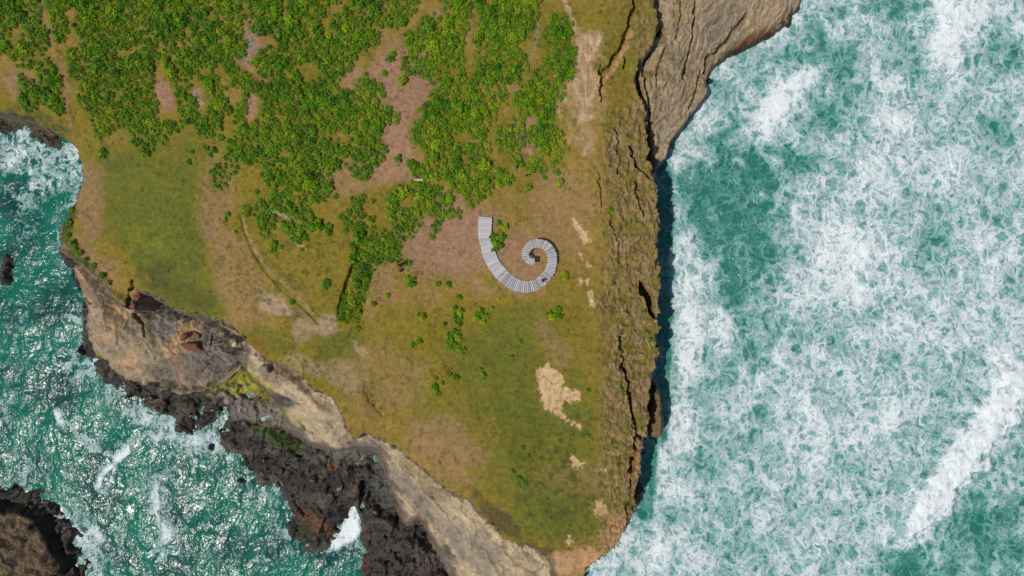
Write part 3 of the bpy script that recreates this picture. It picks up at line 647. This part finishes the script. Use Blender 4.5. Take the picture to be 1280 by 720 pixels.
# ------------------------------------------------------------------ spiral boardwalk
CL = [(607,271.0,8.4),(606.2,281,8.5),(606,290,8.4),(606.5,298,7.9),(608,306,7.7),(612,319,8.1),(616.5,329,8.2),(622,337,8.2),(628,344,8.2),(635,350,8.1),(642,354.5,7.8),(650,357.6,7.5),(658,358.6,7.2),(666,357.3,6.9),(673,354.2,6.7),
      (679.5,349.2,6.5),(684.5,343.2,6.3),(688.3,336.5,6.1),(690,329,6.0),(690,321.5,6.0),(688.2,314.6,5.9),(684.5,309,5.8),(679,305.3,5.6),(672.5,304,5.3),(666,305.3,5.1),(660.8,308.7,4.9),(657.3,313.8,4.7),(656.8,319,4.5),(659,323.8,4.3),(663.5,326.6,4.0),(668.5,327.2,3.4)]
# height of the deck above the ground along its length
pts = []
gz0 = sum(ground_pt(c[0], c[1]).z for c in CL) / len(CL)
n = len(CL)
for i, (px, py, hw) in enumerate(CL):
    t = i / (n - 1); hgt = .25 + 2.3 * max(0, (t - .25) / .75) ** 1.2
    z = gz0 + hgt; p = world_at(px, py, z); pts.append((p, hw * (CAMH - z) / F))
# resample by Catmull-Rom
def cr(p0, p1, p2, p3, t): return .5 * ((2 * p1) + (-p0 + p2) * t + (2 * p0 - 5 * p1 + 4 * p2 - p3) * t * t + (-p0 + 3 * p1 - 3 * p2 + p3) * t ** 3)
dense = []
for i in range(n - 1):
    a_, b_, c_, d_ = pts[max(i - 1, 0)], pts[i], pts[i + 1], pts[min(i + 2, n - 1)]
    for k in range(12):
        t = k / 12; dense.append((cr(a_[0], b_[0], c_[0], d_[0], t), b_[1] + (c_[1] - b_[1]) * t))
dense.append(pts[-1])
arc = [0]
for i in range(1, len(dense)): arc.append(arc[-1] + (dense[i][0] - dense[i - 1][0]).length)
def at_arc(s):
    i = min(max(int(np.searchsorted(arc, s)), 1), len(arc) - 1); t = (s - arc[i - 1]) / max(arc[i] - arc[i - 1], 1e-6)
    p = dense[i - 1][0].lerp(dense[i][0], t); w_ = dense[i - 1][1] * (1 - t) + dense[i][1] * t
    q0 = at = dense[max(i - 3, 0)][0]; q1 = dense[min(i + 3, len(dense) - 1)][0]
    d = (q1 - q0); d.z = 0; d.normalize(); return p, w_, d
def wood_mat():
    m = NT('weathered_wood'); at = m.n('Attribute', attribute_name='plank').outputs['Fac']; pos = m.n('NewGeometry').outputs['Position']
    n = m.noise(pos, 9, 5, .7); base = m.ramp(at, [(0, (.23, .22, .22)), (.5, (.40, .385, .395)), (1, (.55, .53, .54))])
    m.l(m.mix(m.sm(n, .3, .75), base, m.mix(.35, base, (.18, .16, .15))), m.b.inputs['Base Color']); m.b.inputs['Roughness'].default_value = .85
    m.l(m.bump(n, .4, .02), m.b.inputs['Normal']); return m.m
WM = wood_mat(); DW = simple_mat('dark_timber', (.13, .10, .08), .9)
root = bpy.data.objects.new('spiral_boardwalk', None); COL.objects.link(root); root.location = (pts[12][0].x, pts[12][0].y, gz0)
root['label'] = 'grey wooden spiral boardwalk curling to a raised end on the grassy headland'; root['category'] = 'boardwalk'
off = Vector(root.location)
vs, fs, tint = [], [], []
total = arc[-1]; s_ = 0.0; k = 0
while s_ < total - .05:
    p, hw, d = at_arc(s_); frac = s_ / total
    # close boards on the wide first part, spaced boards where it bends
    pw = .30 if frac < .33 else .26; gap = random.uniform(.02, .05) if frac < .33 else random.uniform(.06, .12)
    p2, hw2, d2 = at_arc(min(s_ + pw, total)); jl, jr = random.uniform(-.06, .06), random.uniform(-.05, .07)
    nl = Vector((-d.y, d.x, 0)); nl2 = Vector((-d2.y, d2.x, 0)); th = .05; dz = random.uniform(-.012, .012)
    A = p + nl * (hw + jl); B = p - nl * (hw + jr); C_ = p2 - nl2 * (hw2 + jr); D_ = p2 + nl2 * (hw2 + jl)
    # never let the inner ends of neighbouring boards cross
    top = [Vector((q.x, q.y, q.z + dz)) - off for q in (A, B, C_, D_)]; bot = [q - Vector((0, 0, th)) for q in top]
    b = len(vs); hexa(vs, fs, bot + top); tv = min(1, max(0, random.gauss(.55, .22) + (.12 if frac < .3 else 0))); tint += [tv] * 8
    s_ += pw + gap; k += 1
me = mesh_from('deck', vs, fs, WM); at = me.attributes.new('plank', 'FLOAT', 'POINT'); at.data.foreach_set('value', tint)
link('deck', me, root)
for side in (1, -1):
    for kk_, (inset) in enumerate((.22,)):
        vs, fs = [], []; prev = None
        N_ = 120
        for i in range(N_ + 1):
            p, hw, d = at_arc(total * i / N_); nl = Vector((-d.y, d.x, 0)) * side
            a0 = p + nl * (hw - inset) - off; a1 = p + nl * (hw - inset - .09) - off
            ring = [a0 - Vector((0, 0, .06)), a1 - Vector((0, 0, .06)), a1 - Vector((0, 0, .26)), a0 - Vector((0, 0, .26))]
            b = len(vs); vs += ring
            if i: 
                for q in range(4): fs.append((b - 4 + q, b - 4 + (q + 1) % 4, b + (q + 1) % 4, b + q))
        link('bearer', mesh_from('bearer', vs, fs, DW), root)
npost = 16
for side in (1, -1):
    for i in range(npost):
        s_ = total * (.2 + .79 * i / (npost - 1)); p, hw, d = at_arc(s_); nl = Vector((-d.y, d.x, 0)) * side
        c = p + nl * (hw - .40) - off; g = hz(p.x, p.y) - .4 - off.z; r = .07; vs, fs = [], []
        hexa(vs, fs, [Vector((c.x + a_, c.y + b_, g)) for a_, b_ in ((-r, -r), (r, -r), (r, r), (-r, r))] + [Vector((c.x + a_, c.y + b_, c.z - .07)) for a_, b_ in ((-r, -r), (r, -r), (r, r), (-r, r))])
        link('post', mesh_from('post', vs, fs, DW), root)

# ------------------------------------------------------------------ shrubs
iso = [(488,74,5),(491,68,5),(481,92,4.5),(503,102,7),(516,92,4),(498,199,5.5),(514,205,6),(520,210,5),(660,234.5,5),(700,227,5.5),(622,279,4),(631,284,4.5),(622,303,8),(626,297,6),(616,296,5),(619,311,5),(706,342,4.5),(707,347,4),
       (510,329,5),(506,328,3.5),(509,348,4.5),(515,352,5.5),(512,356,4),(560,355,4),(561,359,3),(548,355,4),(573,372,4),(600,390,5),(596,398,5),(603,401,4),(608,395,4),(615,385,3),(697,387,5),(699,396,4.5),(690,395,5),(686,392,4),(556,405,3),(528,396,5),(524,394,3),(524,427,4.5),(516,431,3.5),
       (570,472,4.5),(604,470,4.5),(562,468,3),(484,369,4),(467,380,4),(395,280,8),(400,284,6),(388,284,6),(411,284,5),(411,291,4.5),(343,305,5),(341,312,4),(352,309,3),(408,354,6),(406,360,4),(365,378,3.5),(441,250,4),(456,318,5),(378,312,3),(285,268,3.5),(282,275,3),(294,290,3),
       (276,172,5),(268,188,4),(240,190,3.5),(236,203,4),(130,190,5),(128,195,4),(258,185,4),(263,194,3.5),(275,160,4),(420,246,3.5),(466,252,3),(545,473,3),(544,484,5),(552,479,3.5),(548,492,3.5),(735,488,3),(650,427,3),(640,445,2.5),(600,462,3),(500,310,3),(120,120,5),(735,545,3),
       (652,560,3.5),(660,570,3),(648,598,4),(655,603,4),(640,590,3.5),(765,355,3),(762,262,4),(815,410,3.5),(812,425,3),(90,262,4),(87,278,4.5),(86,294,4),(92,304,5),(100,316,4.5),(108,324,3.5),(117,332,4),(129,344,4.5),(137,353,3.5),(95,312,3.5)]
S_ = 4
gu, gv = np.meshgrid(np.arange(-60, 740, S_).astype(f32), np.arange(-60, 480, S_).astype(f32))
cov = np.full(gu.shape, -40, f32)
zone = np.zeros(gu.shape, int)
for zi, t_ in enumerate(TH):
    d = sdf(gu, gv, t_, 40); zone = np.where(d > cov, zi, zone); cov = np.maximum(cov, d)
for t_ in NEG: cov = np.minimum(cov, -sdf(gu, gv, t_, 40))
gapn = fbm(gu, gv, 26, 4, 301)
sel = []      # (px, py, r_px, zone)
cell = {}
def ok(px, py, dist):
    ci, cj = int(px // 12), int(py // 12)
    for i in (ci - 1, ci, ci + 1):
        for j in (cj - 1, cj, cj + 1):
            for q in cell.get((i, j), ()):
                if (q[0] - px) ** 2 + (q[1] - py) ** 2 < dist * dist: return False
    return True
def put(px, py, r, z): 
    sel.append((px, py, r, z)); cell.setdefault((int(px // 12), int(py // 12)), []).append((px, py))
for q in iso: put(q[0], q[1], q[2], 99)
tr = 0
while tr < 90000:
    tr += 1
    px = random.uniform(-55, 725); py = random.uniform(-55, 460)
    i = int((py + 60) / S_); j = int((px + 60) / S_)
    c = cov[i, j]
    if c < 1.2 or gapn[i, j] < -.28: continue
    r = random.choice([3.0, 3.8, 4.4, 4.9, 5.4, 6.6]) * random.uniform(.9, 1.1)
    if c < 4: r *= .85
    if 95 < px < 330 and py > 90: r *= .88
    if ok(px, py, 5.3 + (r - 4.4) * .7): put(px, py, r, int(zone[i, j]))
LEAF = []
def leaf_material():
    m = NT('foliage'); at = m.n('Attribute', attribute_name='tint').outputs['Fac']
    c = m.ramp(at, [(0, (.030, .110, .012)), (.4, (.080, .215, .008)), (.75, (.165, .295, .006)), (1, (.30, .38, .010))])
    m.l(c, m.b.inputs['Base Color']); m.b.inputs['Roughness'].default_value = .65; m.b.inputs['Specular IOR Level'].default_value = .2
    tr_ = m.n('BsdfTranslucent'); m.l(c, tr_.inputs['Color']); mx = m.n('MixShader'); mx.inputs[0].default_value = .18
    m.l(m.b.outputs[0], mx.inputs[1]); m.l(tr_.outputs[0], mx.inputs[2]); m.l(mx.outputs[0], m.t.nodes['Material Output'].inputs['Surface']); return m.m
FM = leaf_material(); SMT = simple_mat('stem_bark', (.10, .07, .045), .9)
def shrub_arrays(rng, nleaf=230, tint=.5):
    """unit shrub: radius 1, height about 1.25; leaves as small bent quads on a few clumps"""
    nc = 6; cc = []
    for k in range(nc):
        a_ = k * 2.4 + rng.uniform(-.4, .4); rr_ = 0 if k == 0 else rng.uniform(.42, .68); cc.append((rr_ * math.cos(a_), rr_ * math.sin(a_), .62 if k == 0 else rng.uniform(.28, .6), .6 if k == 0 else rng.uniform(.34, .5), rng.uniform(-.22, .28)))
    cc = np.array(cc); which = rng.integers(0, nc, nleaf); ctr = cc[which, :3]; R_ = cc[which, 3]
    d = rng.normal(size=(nleaf, 3)); d[:, 2] = np.abs(d[:, 2]) * 1.1 - .25; d /= np.linalg.norm(d, axis=1)[:, None]
    p = ctr + d * (R_ * rng.uniform(.72, 1.05, nleaf))[:, None]; p[:, 2] = np.maximum(p[:, 2], .05)
    nrm = d + rng.normal(size=(nleaf, 3)) * .45; nrm[:, 2] += .5; nrm /= np.linalg.norm(nrm, axis=1)[:, None]
    t = np.cross(nrm, rng.normal(size=(nleaf, 3))); t /= np.linalg.norm(t, axis=1)[:, None]; b = np.cross(nrm, t)
    sz = rng.uniform(.09, .17, nleaf)[:, None]
    v = np.stack([p - t * sz * 1.25, p - b * sz * .7, p + t * sz * 1.25, p + b * sz * .7], 1).reshape(-1, 3)
    tt = np.repeat(np.clip(tint + cc[which, 4] + rng.normal(size=nleaf) * .10, 0, 1), 4)
    return v.astype(f32), tt.astype(f32)
def leaf_mesh(name, V_, T_):
    me = bpy.data.meshes.new(name); nv = len(V_); me.vertices.add(nv); me.vertices.foreach_set('co', V_.astype(f32).ravel())
    me.loops.add(nv); me.loops.foreach_set('vertex_index', np.arange(nv, dtype=np.int32)); me.polygons.add(nv // 4)
    me.polygons.foreach_set('loop_start', np.arange(0, nv, 4, dtype=np.int32)); me.polygons.foreach_set('loop_total', np.full(nv // 4, 4, np.int32)); me.update()
    a_ = me.attributes.new('tint', 'FLOAT', 'POINT'); a_.data.foreach_set('value', T_); me.materials.append(FM); return me
tints = [.12, .25, .35, .45, .5, .55, .65, .72, .8, .95]
variants = [leaf_mesh('shrub_leaves', *shrub_arrays(RNG, 260, t_)) for t_ in tints]
vs, fs = [], []
for k in range(4):
    a_ = k * 1.7; b0 = Vector((.03 * math.cos(a_), .03 * math.sin(a_), -.25)); b1 = Vector((.35 * math.cos(a_), .35 * math.sin(a_), .45)); r = .035
    hexa(vs, fs, [b0 + Vector(q) * r for q in ((-1,-1,0),(1,-1,0),(1,1,0),(-1,1,0))] + [b1 + Vector(q) * r * .5 for q in ((-1,-1,0),(1,-1,0),(1,1,0),(-1,1,0))])
stem_me = mesh_from('stem', vs, fs, SMT)
inview = [s for s in sel if 0 <= s[0] <= 1280 and 0 <= s[1] <= 720]
order = sorted(range(len(sel)), key=lambda i: (0 if sel[i][3] in (99, 3, 6) else 1, -(sel[i][2] if (0 <= sel[i][0] and 0 <= sel[i][1]) else 0)))
single = set(order[:300])
zlabel = {0: 'rounded green shrub packed in the big thicket of the upper left', 1: 'rounded green shrub in the thicket right of the bare soil strip', 2: 'rounded green shrub in the thicket beside the pale cliff track',
          3: 'green shrub in the small clump below the two blue and purple walkers', 4: 'green shrub in the hedge running down the gully', 5: 'green shrub in the loose clump above the scarp', 6: 'green shrub in the scattered clump south of the boardwalk start'}
def nearby(px, py):
    marks = [((503,332),'the three walkers'),((607,300),'the wide boardwalk start'),((690,325),'the outer boardwalk bend'),((650,358),'the lowest boardwalk bend'),((690,490),'the big pale bare scar'),((655,215),'the blue and purple walkers'),
             ((500,100),'the bare soil strip'),((190,250),'the green lawn on the left'),((360,270),'the pale streak of bare path'),((350,385),'the pink bare slope'),((440,380),'the gully hedge foot'),((785,500),'the long eastern rim crack'),((735,285),'the small pale scars'),((570,415),'the clump below the boardwalk'),((812,372),'the dark eastern cliff cleft'),((625,640),'the dark lower bank'),((490,200),'the bare soil strip end'),((720,580),'the star shaped pale scars')]
    best = min(marks, key=lambda m_: math.hypot(m_[0][0] - px, m_[0][1] - py)); dx = px - best[0][0]; dy = py - best[0][1]
    comp = ('north' if dy < -abs(dx) * .4 else 'south' if dy > abs(dx) * .4 else '') + ('west' if dx < -abs(dy) * .4 else 'east' if dx > abs(dy) * .4 else '')
    return best[1], comp or 'south', math.hypot(dx, dy)
bigV, bigT = [], []
def tpatch(px, py): return fbm(np.array([px], f32), np.array([py], f32), 45, 2, 333)[0]
sizew = lambda r: 'tiny' if r < 3.6 else 'small' if r < 4.6 else 'round' if r < 6 else 'large'
ranks = {}
for i, (px, py, r, z_) in enumerate(sel):
    if z_ == 99:
        mk, comp, dd = nearby(px, py); ranks.setdefault((mk, comp), []).append((dd, i))
ORD = ['nearest', 'second nearest', 'third nearest', 'fourth nearest', 'fifth nearest', 'sixth nearest', 'seventh nearest', 'eighth nearest', 'ninth nearest', 'tenth nearest'] + ['%dth nearest' % k for k in range(11, 30)]
rank = {}
for key, lst in ranks.items():
    lst.sort()
    for k, (dd, i) in enumerate(lst): rank[i] = 'lone' if len(lst) == 1 else ORD[k]
for i, (px, py, r, z_) in enumerate(sel):
    p = ground_pt(px, py); R_ = r * MPP * 1.10; ti = int(min(9, max(0, random.gauss(5.0 + (.9 if px > 480 else -.7) + 3.2 * float(tpatch(px, py)), 2.0)))); rz = random.uniform(0, 6.28); hs = random.uniform(.85, 1.2)
    if i in single:
        rt = bpy.data.objects.new('shrub', variants[ti]); COL.objects.link(rt); rt.location = p; rt.rotation_euler = (0, 0, rz); rt.scale = (R_, R_, R_ * hs)
        if z_ == 99:
            mk, comp, dd = nearby(px, py)
            rt['label'] = f'{sizew(r)} loose shrub, {rank[i]} {comp} of {mk}'; rt['group'] = 'shrubs scattered on open ground'
        else:
            rt['label'] = zlabel[z_]; rt['group'] = 'shrubs of thicket: ' + zlabel[z_].split(' in ')[-1]
        rt['category'] = 'shrub'
        st = bpy.data.objects.new('stem', stem_me); COL.objects.link(st); st.parent = rt
    else:
        v, t_ = shrub_arrays(RNG, 150, tints[ti]); v = v.copy()
        v[:, 0] *= R_; v[:, 1] *= R_; v[:, 2] *= R_ * hs; v += np.array(p, f32); bigV.append(v); bigT.append(t_)
me = leaf_mesh('scrub', np.concatenate(bigV), np.concatenate(bigT)); o = link('scrub', me, kind='stuff', label='dense low green scrub filling the thickets of the upper left headland', category='scrub')
print('SHRUBS', len(sel), len(single), len(bigV))

# low tufts of grass and cushion plants over the open ground: nobody could count them
tV, tT = [], []; tn = 0; tries = 0
while tn < 7000 and tries < 60000:
    tries += 1
    px = random.uniform(60, 830); py = random.uniform(-10, 710)
    wx = (px - 640) * MPP; wy = (360 - py) * MPP; i = min(max(int(np.searchsorted(xs, wx)), 0), len(xs) - 1); j = min(max(int(np.searchsorted(ys, wy)), 0), len(ys) - 1)
    if cls[j, i] != 0 or grass[j, i] < .95 or H[j, i] < 6: continue
    dn = .10 + 1.1 * max(0, float(nz1[j, i]) + float(nzl[j, i]) * .5) + (.5 if 640 < px < 800 and 520 < py < 690 else 0) + (.55 if px > 750 else 0) + (.45 if 295 < px < 420 and 270 < py < 400 else 0)
    if float(ssc[j, i]) > -.15 or random.random() > dn: continue
    p = ground_pt(px, py)
    if abs(p.z - hz(p.x + .3, p.y)) > .5 or math.hypot(px - 672, py - 320) < 44 and (px < 612 or math.hypot(px - 672, py - 320) > 6): 
        continue
    v, t_ = shrub_arrays(RNG, 22, random.uniform(.1, .9)); r_ = random.choice([.16, .2, .26, .34, .5]); v = v * r_ * np.array([1, 1, .75], f32); v += np.array(p, f32); tV.append(v); tT.append(t_); tn += 1
me = leaf_mesh('grass_tufts', np.concatenate(tV), np.concatenate(tT))
tm_ = NT('dry_tuft'); at_ = tm_.n('Attribute', attribute_name='tint').outputs['Fac']
tm_.l(tm_.ramp(at_, [(0, (.045, .055, .012)), (.4, (.09, .11, .015)), (.7, (.16, .15, .03)), (1, (.24, .18, .07))]), tm_.b.inputs['Base Color']); tm_.b.inputs['Roughness'].default_value = .8
me.materials.clear(); me.materials.append(tm_.m); link('grass_tufts', me, kind='stuff', label='low olive grass tufts and cushion plants dotted over the headland', category='grass')
# ------------------------------------------------------------------ boulders and slabs
def boulder(px, py, rx, ry, rz, h, col, label, seed, rough=.85, group=None, cat='boulder', flat=False):
    rg = random.Random(seed); bm = bmesh.new(); bmesh.ops.create_icosphere(bm, subdivisions=4, radius=1)
    planes = [(Vector((rg.gauss(0, 1), rg.gauss(0, 1), rg.gauss(0, 1) * .6 + .1)).normalized(), rg.uniform(.6, .85)) for _ in range(11)]
    from mathutils import noise as mn
    for v in bm.verts:
        for nrm, dd in planes:
            e = v.co.dot(nrm) - dd
            if e > 0: v.co -= nrm * e * .92
        v.co *= 1 + .10 * mn.noise(v.co * 2.1 + Vector((seed, 0, 0))) + .04 * mn.noise(v.co * 7)
        v.co.x *= rx * MPP; v.co.y *= ry * MPP; v.co.z *= h
    me = bpy.data.meshes.new('boulder'); bm.to_mesh(me); bm.free(); me.materials.append(col)
    me.polygons.foreach_set('use_smooth', [True] * len(me.polygons))
    p = ground_pt(px, py); o = link('boulder', me, label=label, category=cat); o.location = (p.x, p.y, p.z + h * .25); o.rotation_euler = (0, 0, rz)
    if group: o['group'] = group
    return o
RB = simple_mat('red_rock', tuple(alb(124, 76, 62)), .8, .35, 1.5); GB = simple_mat('grey_rock', tuple(alb(150, 138, 128)), .6, .45, 2.0); BB = simple_mat('black_rock', tuple(alb(62, 56, 56)), .45, .5, 2.5, .5); PB = simple_mat('pale_rock', tuple(alb(205, 192, 176)), .85, .25, 3)
boulder(243,434,15,8,-.1,.95,RB,'flat dark red boulder split by a black crack on the rock dome',3)
boulder(230,421,7,5,.4,.7,RB,'small dark red block just above the flat red boulder',4)
boulder(246,418,5,7,.7,.6,RB,'narrow dark red block leaning above the flat red boulder',5)
for i, (px, py, r, mt_, lb) in enumerate([(331,462,9,GB,'grey boulder at the foot of the rusty lower grass rim'),(318,447,5,PB,'pale bright boulder on the shelf below the rusty rim'),(293,430,4,PB,'pale stone on the east end of the dome rock'),(306,441,4,GB,'grey stone in the gap beside the dome rock'),
      (296,416,6,GB,'brown grey boulder tucked under the lawn edge'),(286,500,8,GB,'smooth grey boulder between the dark cleft and the yellow moss'),(300,512,5,GB,'grey stone at the top of the narrow surf inlet'),(345,470,6,GB,'grey boulder east of the grey one under the rim'),
      (370,572,7,BB,'black boulder among the green weed on the low shelf'),(392,600,8,BB,'black boulder in the middle of the dark kelp shelf'),(350,590,6,BB,'black boulder on the seaward side of the dark shelf'),(425,610,7,BB,'black boulder west of the narrow white gully'),
      (173,372,7,RB,'jagged red brown block wedged in the notch under the lawn edge'),(182,382,6,RB,'dark red block below the jagged one under the lawn'),(168,388,5,GB,'grey block beside the black crack of the dome'),(330,575,5,BB,'black boulder at the west end of the dark shelf'),(470,640,6,BB,'black boulder east of the surf cave'),(530,690,6,BB,'black boulder at the foot of the pale ramp'),(190,496,6,BB,'black boulder under the seaward lip of the dome'),(150,486,5,BB,'black boulder at the wet south west foot of the dome')]):
    boulder(px, py, r, r * random.uniform(.6, .85), random.uniform(0, 3), r * MPP * .7, mt_, lb, 20 + i)
for i, (px, py, r, lb) in enumerate([(624,178,2.6,'pale round stone showing among shrubs of the cliff track thicket'),(285,120.5,1.2,'tiny pale stone on bare soil beside the grey patch')]): boulder(px, py, r, r * .8, 0, .35, PB, lb, 60 + i)
vs, fs = [], []
hexa(vs, fs, [Vector(q) for q in ((-.85,-.2,.30),(.85,-.2,.30),(.85,.2,.30),(-.85,.2,.30),(-.85,-.2,.37),(.85,-.2,.37),(.85,.2,.37),(-.85,.2,.37))])
root2 = bpy.data.objects.new('bench', None); COL.objects.link(root2); root2.location = ground_pt(523, 225.5); root2['label'] = 'short pale wooden bench at the north edge of the gully hedge'; root2['category'] = 'bench'
PWD = simple_mat('pale_wood', (.5, .45, .4), .85)
link('seat', mesh_from('seat', vs, fs, PWD), root2)
for sx_ in (-.6, .6):
    vs, fs = [], []; hexa(vs, fs, [Vector((sx_ + a_, b_, c_)) for c_ in (-.1, .298) for a_, b_ in ((-.06,-.16),(.06,-.16),(.06,.16),(-.06,.16))]); link('leg', mesh_from('leg', vs, fs, PWD), root2)

# ------------------------------------------------------------------ people
def person(px, py, face, top, legs, hairc, label, extra_z=0, pose='stand', z=None, backpack=None):
    J = {}; 
    if pose == 'stand': hip, lean, bend, arm = .92, .04, 0, 0
    if pose == 'walk': hip, lean, bend, arm = .90, .07, .22, .25
    if pose == 'crouch': hip, lean, bend, arm = .42, .28, .3, .3
    vs = []; es = []; rs = []
    def vv(x, y, z_, r, par=None):
        vs.append((x, y, z_)); rs.append(r)
        if par is not None: es.append((par, len(vs) - 1))
        return len(vs) - 1
    pel = vv(0, 0, hip, (.155, .11)); wa = vv(0, .01 + lean * .3, hip + .17, (.13, .095), pel); ch = vv(0, lean * .7, hip + .36, (.165, .11), wa)
    nb = vv(0, lean, hip + .52, (.075, .07), ch); nk = vv(0, lean + .02, hip + .58, (.052, .055), nb); hd = vv(0, lean + .05, hip + .66, (.075, .09), nk); ht = vv(0, lean + .05, hip + .76, (.07, .085), hd)
    for s in (-1, 1):
        sh = vv(s * .17, lean * .9, hip + .47, (.062, .062), nb); el = vv(s * .24, lean * .9 - .03 + arm * .4 * s, hip + .20, (.043, .043), sh)
        wr = vv(s * .25, lean + .08 + arm * .8 * s, hip - .02 + arm * .25, (.027, .03), el); pm = vv(s * .25, lean + .10 + arm * .95 * s, hip - .09 + arm * .25, (.03, .018), wr)
        for q, L in enumerate((.075, .085, .08, .06)):
            k1 = vv(s * .25 + (q - 1.5) * .002, lean + .075 + q * .018 + arm * s, hip - .09 - L * .55 + arm * .25, (.009, .009), pm); vv(s * .24, lean + .085 + q * .018 + arm * s, hip - .09 - L + arm * .25, (.008, .008), k1)
        vv(s * .225, lean + .15 + arm * .9 * s, hip - .09 + arm * .25, (.010, .010), wr)
        hp = vv(s * .09, 0, hip - .08, (.10, .10), pel)
        if pose == 'crouch': kn = vv(s * .14, .34, .48, (.07, .07), hp); an = vv(s * .12, .10, .09, (.045, .05), kn)
        else: kn = vv(s * .10, .03 + bend * s * .5, hip * .54, (.065, .068), hp); an = vv(s * .10, -.02 + bend * s, .09, (.043, .047), kn)
        vv(s * .12, vs[an][1] + .15, .045, (.045, .04), an)
    me = bpy.data.meshes.new('person'); me.from_pydata(vs, es, []); ob = bpy.data.objects.new('person', me); COL.objects.link(ob)
    sk = ob.modifiers.new('s', 'SKIN'); sk.use_smooth_shade = True
    for i, r in enumerate(rs): me.skin_vertices[0].data[i].radius = r
    me.skin_vertices[0].data[0].use_root = True
    sb = ob.modifiers.new('u', 'SUBSURF'); sb.levels = 1; sb.render_levels = 1
    dg = bpy.context.evaluated_depsgraph_get(); dg.update(); ev = bpy.data.meshes.new_from_object(ob.evaluated_get(dg))
    bpy.data.objects.remove(ob); 
    skin = simple_mat('skin', (.45, .27, .19), .6, .05); tm = simple_mat('top_cloth', top, .85, .15, 12); lm = simple_mat('trouser_cloth', legs, .85, .15, 12); sm_ = simple_mat('shoe', (.03, .03, .03), .7)
    ev.materials.clear()
    for m_ in (skin, tm, lm, sm_): ev.materials.append(m_)
    for f in ev.polygons:
        c = f.center; k_ = 0
        if c.z < .1: k_ = 3
        elif c.z < hip + .02 and abs(c.x) < .215: k_ = 2
        elif c.z < hip + .55 and not (abs(c.x) > .2 and c.z < hip - .01 + arm * .25): k_ = 1
        f.material_index = k_
    o = link('person', ev, label=label, category='person')
    p = ground_pt(px, py) if z is None else world_at(px, py, z)
    o.location = p; o.rotation_euler = (0, 0, face); o.scale = (1.25, 1.22, 1.04)
    # hair, eyes, nose, ears
    bm = bmesh.new(); bmesh.ops.create_uvsphere(bm, u_segments=16, v_segments=10, radius=1)
    for v in list(bm.verts):
        v.co = Vector((v.co.x * .092, v.co.y * .108 - .012, v.co.z * .10))
    bmesh.ops.delete(bm, geom=[v for v in bm.verts if v.co.z < -.02 and v.co.y > .02 or v.co.z < -.07], context='VERTS')
    hm = bpy.data.meshes.new('hair'); bm.to_mesh(hm); bm.free(); hm.materials.append(simple_mat('hair', hairc, .6)); ho = link('hair', hm, o); ho.location = (0, lean + .045, hip + .75)
    for nm, sc_, locs, cm in (('eye', (.012, .008, .008), [(-.03, .128, .715), (.03, .128, .715)], (.04, .03, .03)), ('nose', (.013, .02, .02), [(0, .14, .69)], (.45, .27, .19)), ('ear', (.01, .018, .028), [(-.082, .05, .70), (.082, .05, .70)], (.45, .27, .19))):
        for l_ in locs:
            bm = bmesh.new(); bmesh.ops.create_uvsphere(bm, u_segments=8, v_segments=6, radius=1); bmesh.ops.scale(bm, vec=sc_, verts=bm.verts)
            em = bpy.data.meshes.new(nm); bm.to_mesh(em); bm.free(); em.materials.append(simple_mat(nm, cm, .5)); eo = link(nm, em, o); eo.location = (l_[0], l_[1] + lean, hip + l_[2])
    return o
person(499,331.5,rad(-60),(.018,.020,.055),(.03,.03,.05),(.02,.015,.01),'person in navy jacket standing at the west side of the walkers group')
person(502.3,331.8,rad(110),(.012,.012,.02),(.02,.02,.03),(.01,.01,.01),'person in black standing east of the navy one', pose='walk')
person(497.5,327.5,rad(20),(.12,.11,.15),(.05,.05,.07),(.02,.015,.01),'person in slate grey jacket standing just north of the navy one', pose='walk')
person(502.5,339,rad(60),(.10,.012,.022),(.45,.42,.42),(.04,.02,.012),'person in maroon top and pale trousers south of the navy one', pose='crouch')
person(657.6,219.8,rad(200),(.17,.08,.33),(.02,.02,.025),(.02,.015,.01),'person in purple jacket standing below the shrubs')
person(644.5,209.8,rad(80),(.08,.25,.38),(.05,.05,.06),(.03,.02,.012),'person in light blue top beside the thicket corner')
person(505.0,329.5,rad(190),(.014,.016,.03),(.02,.02,.03),(.02,.015,.01),'person in dark jacket at the north east side of the walkers group')
# walker on the boardwalk stands on the deck
bi = min(range(len(dense)), key=lambda i: (dense[i][0].xy - world_at(677.5, 351.5, gz0 + 1).xy).length)
person(677.5,351.0,rad(-110),(.012,.014,.03),(.015,.017,.03),(.01,.01,.01),'person in dark clothes walking on the boardwalk bend', pose='walk', z=dense[bi][0].z + .01)
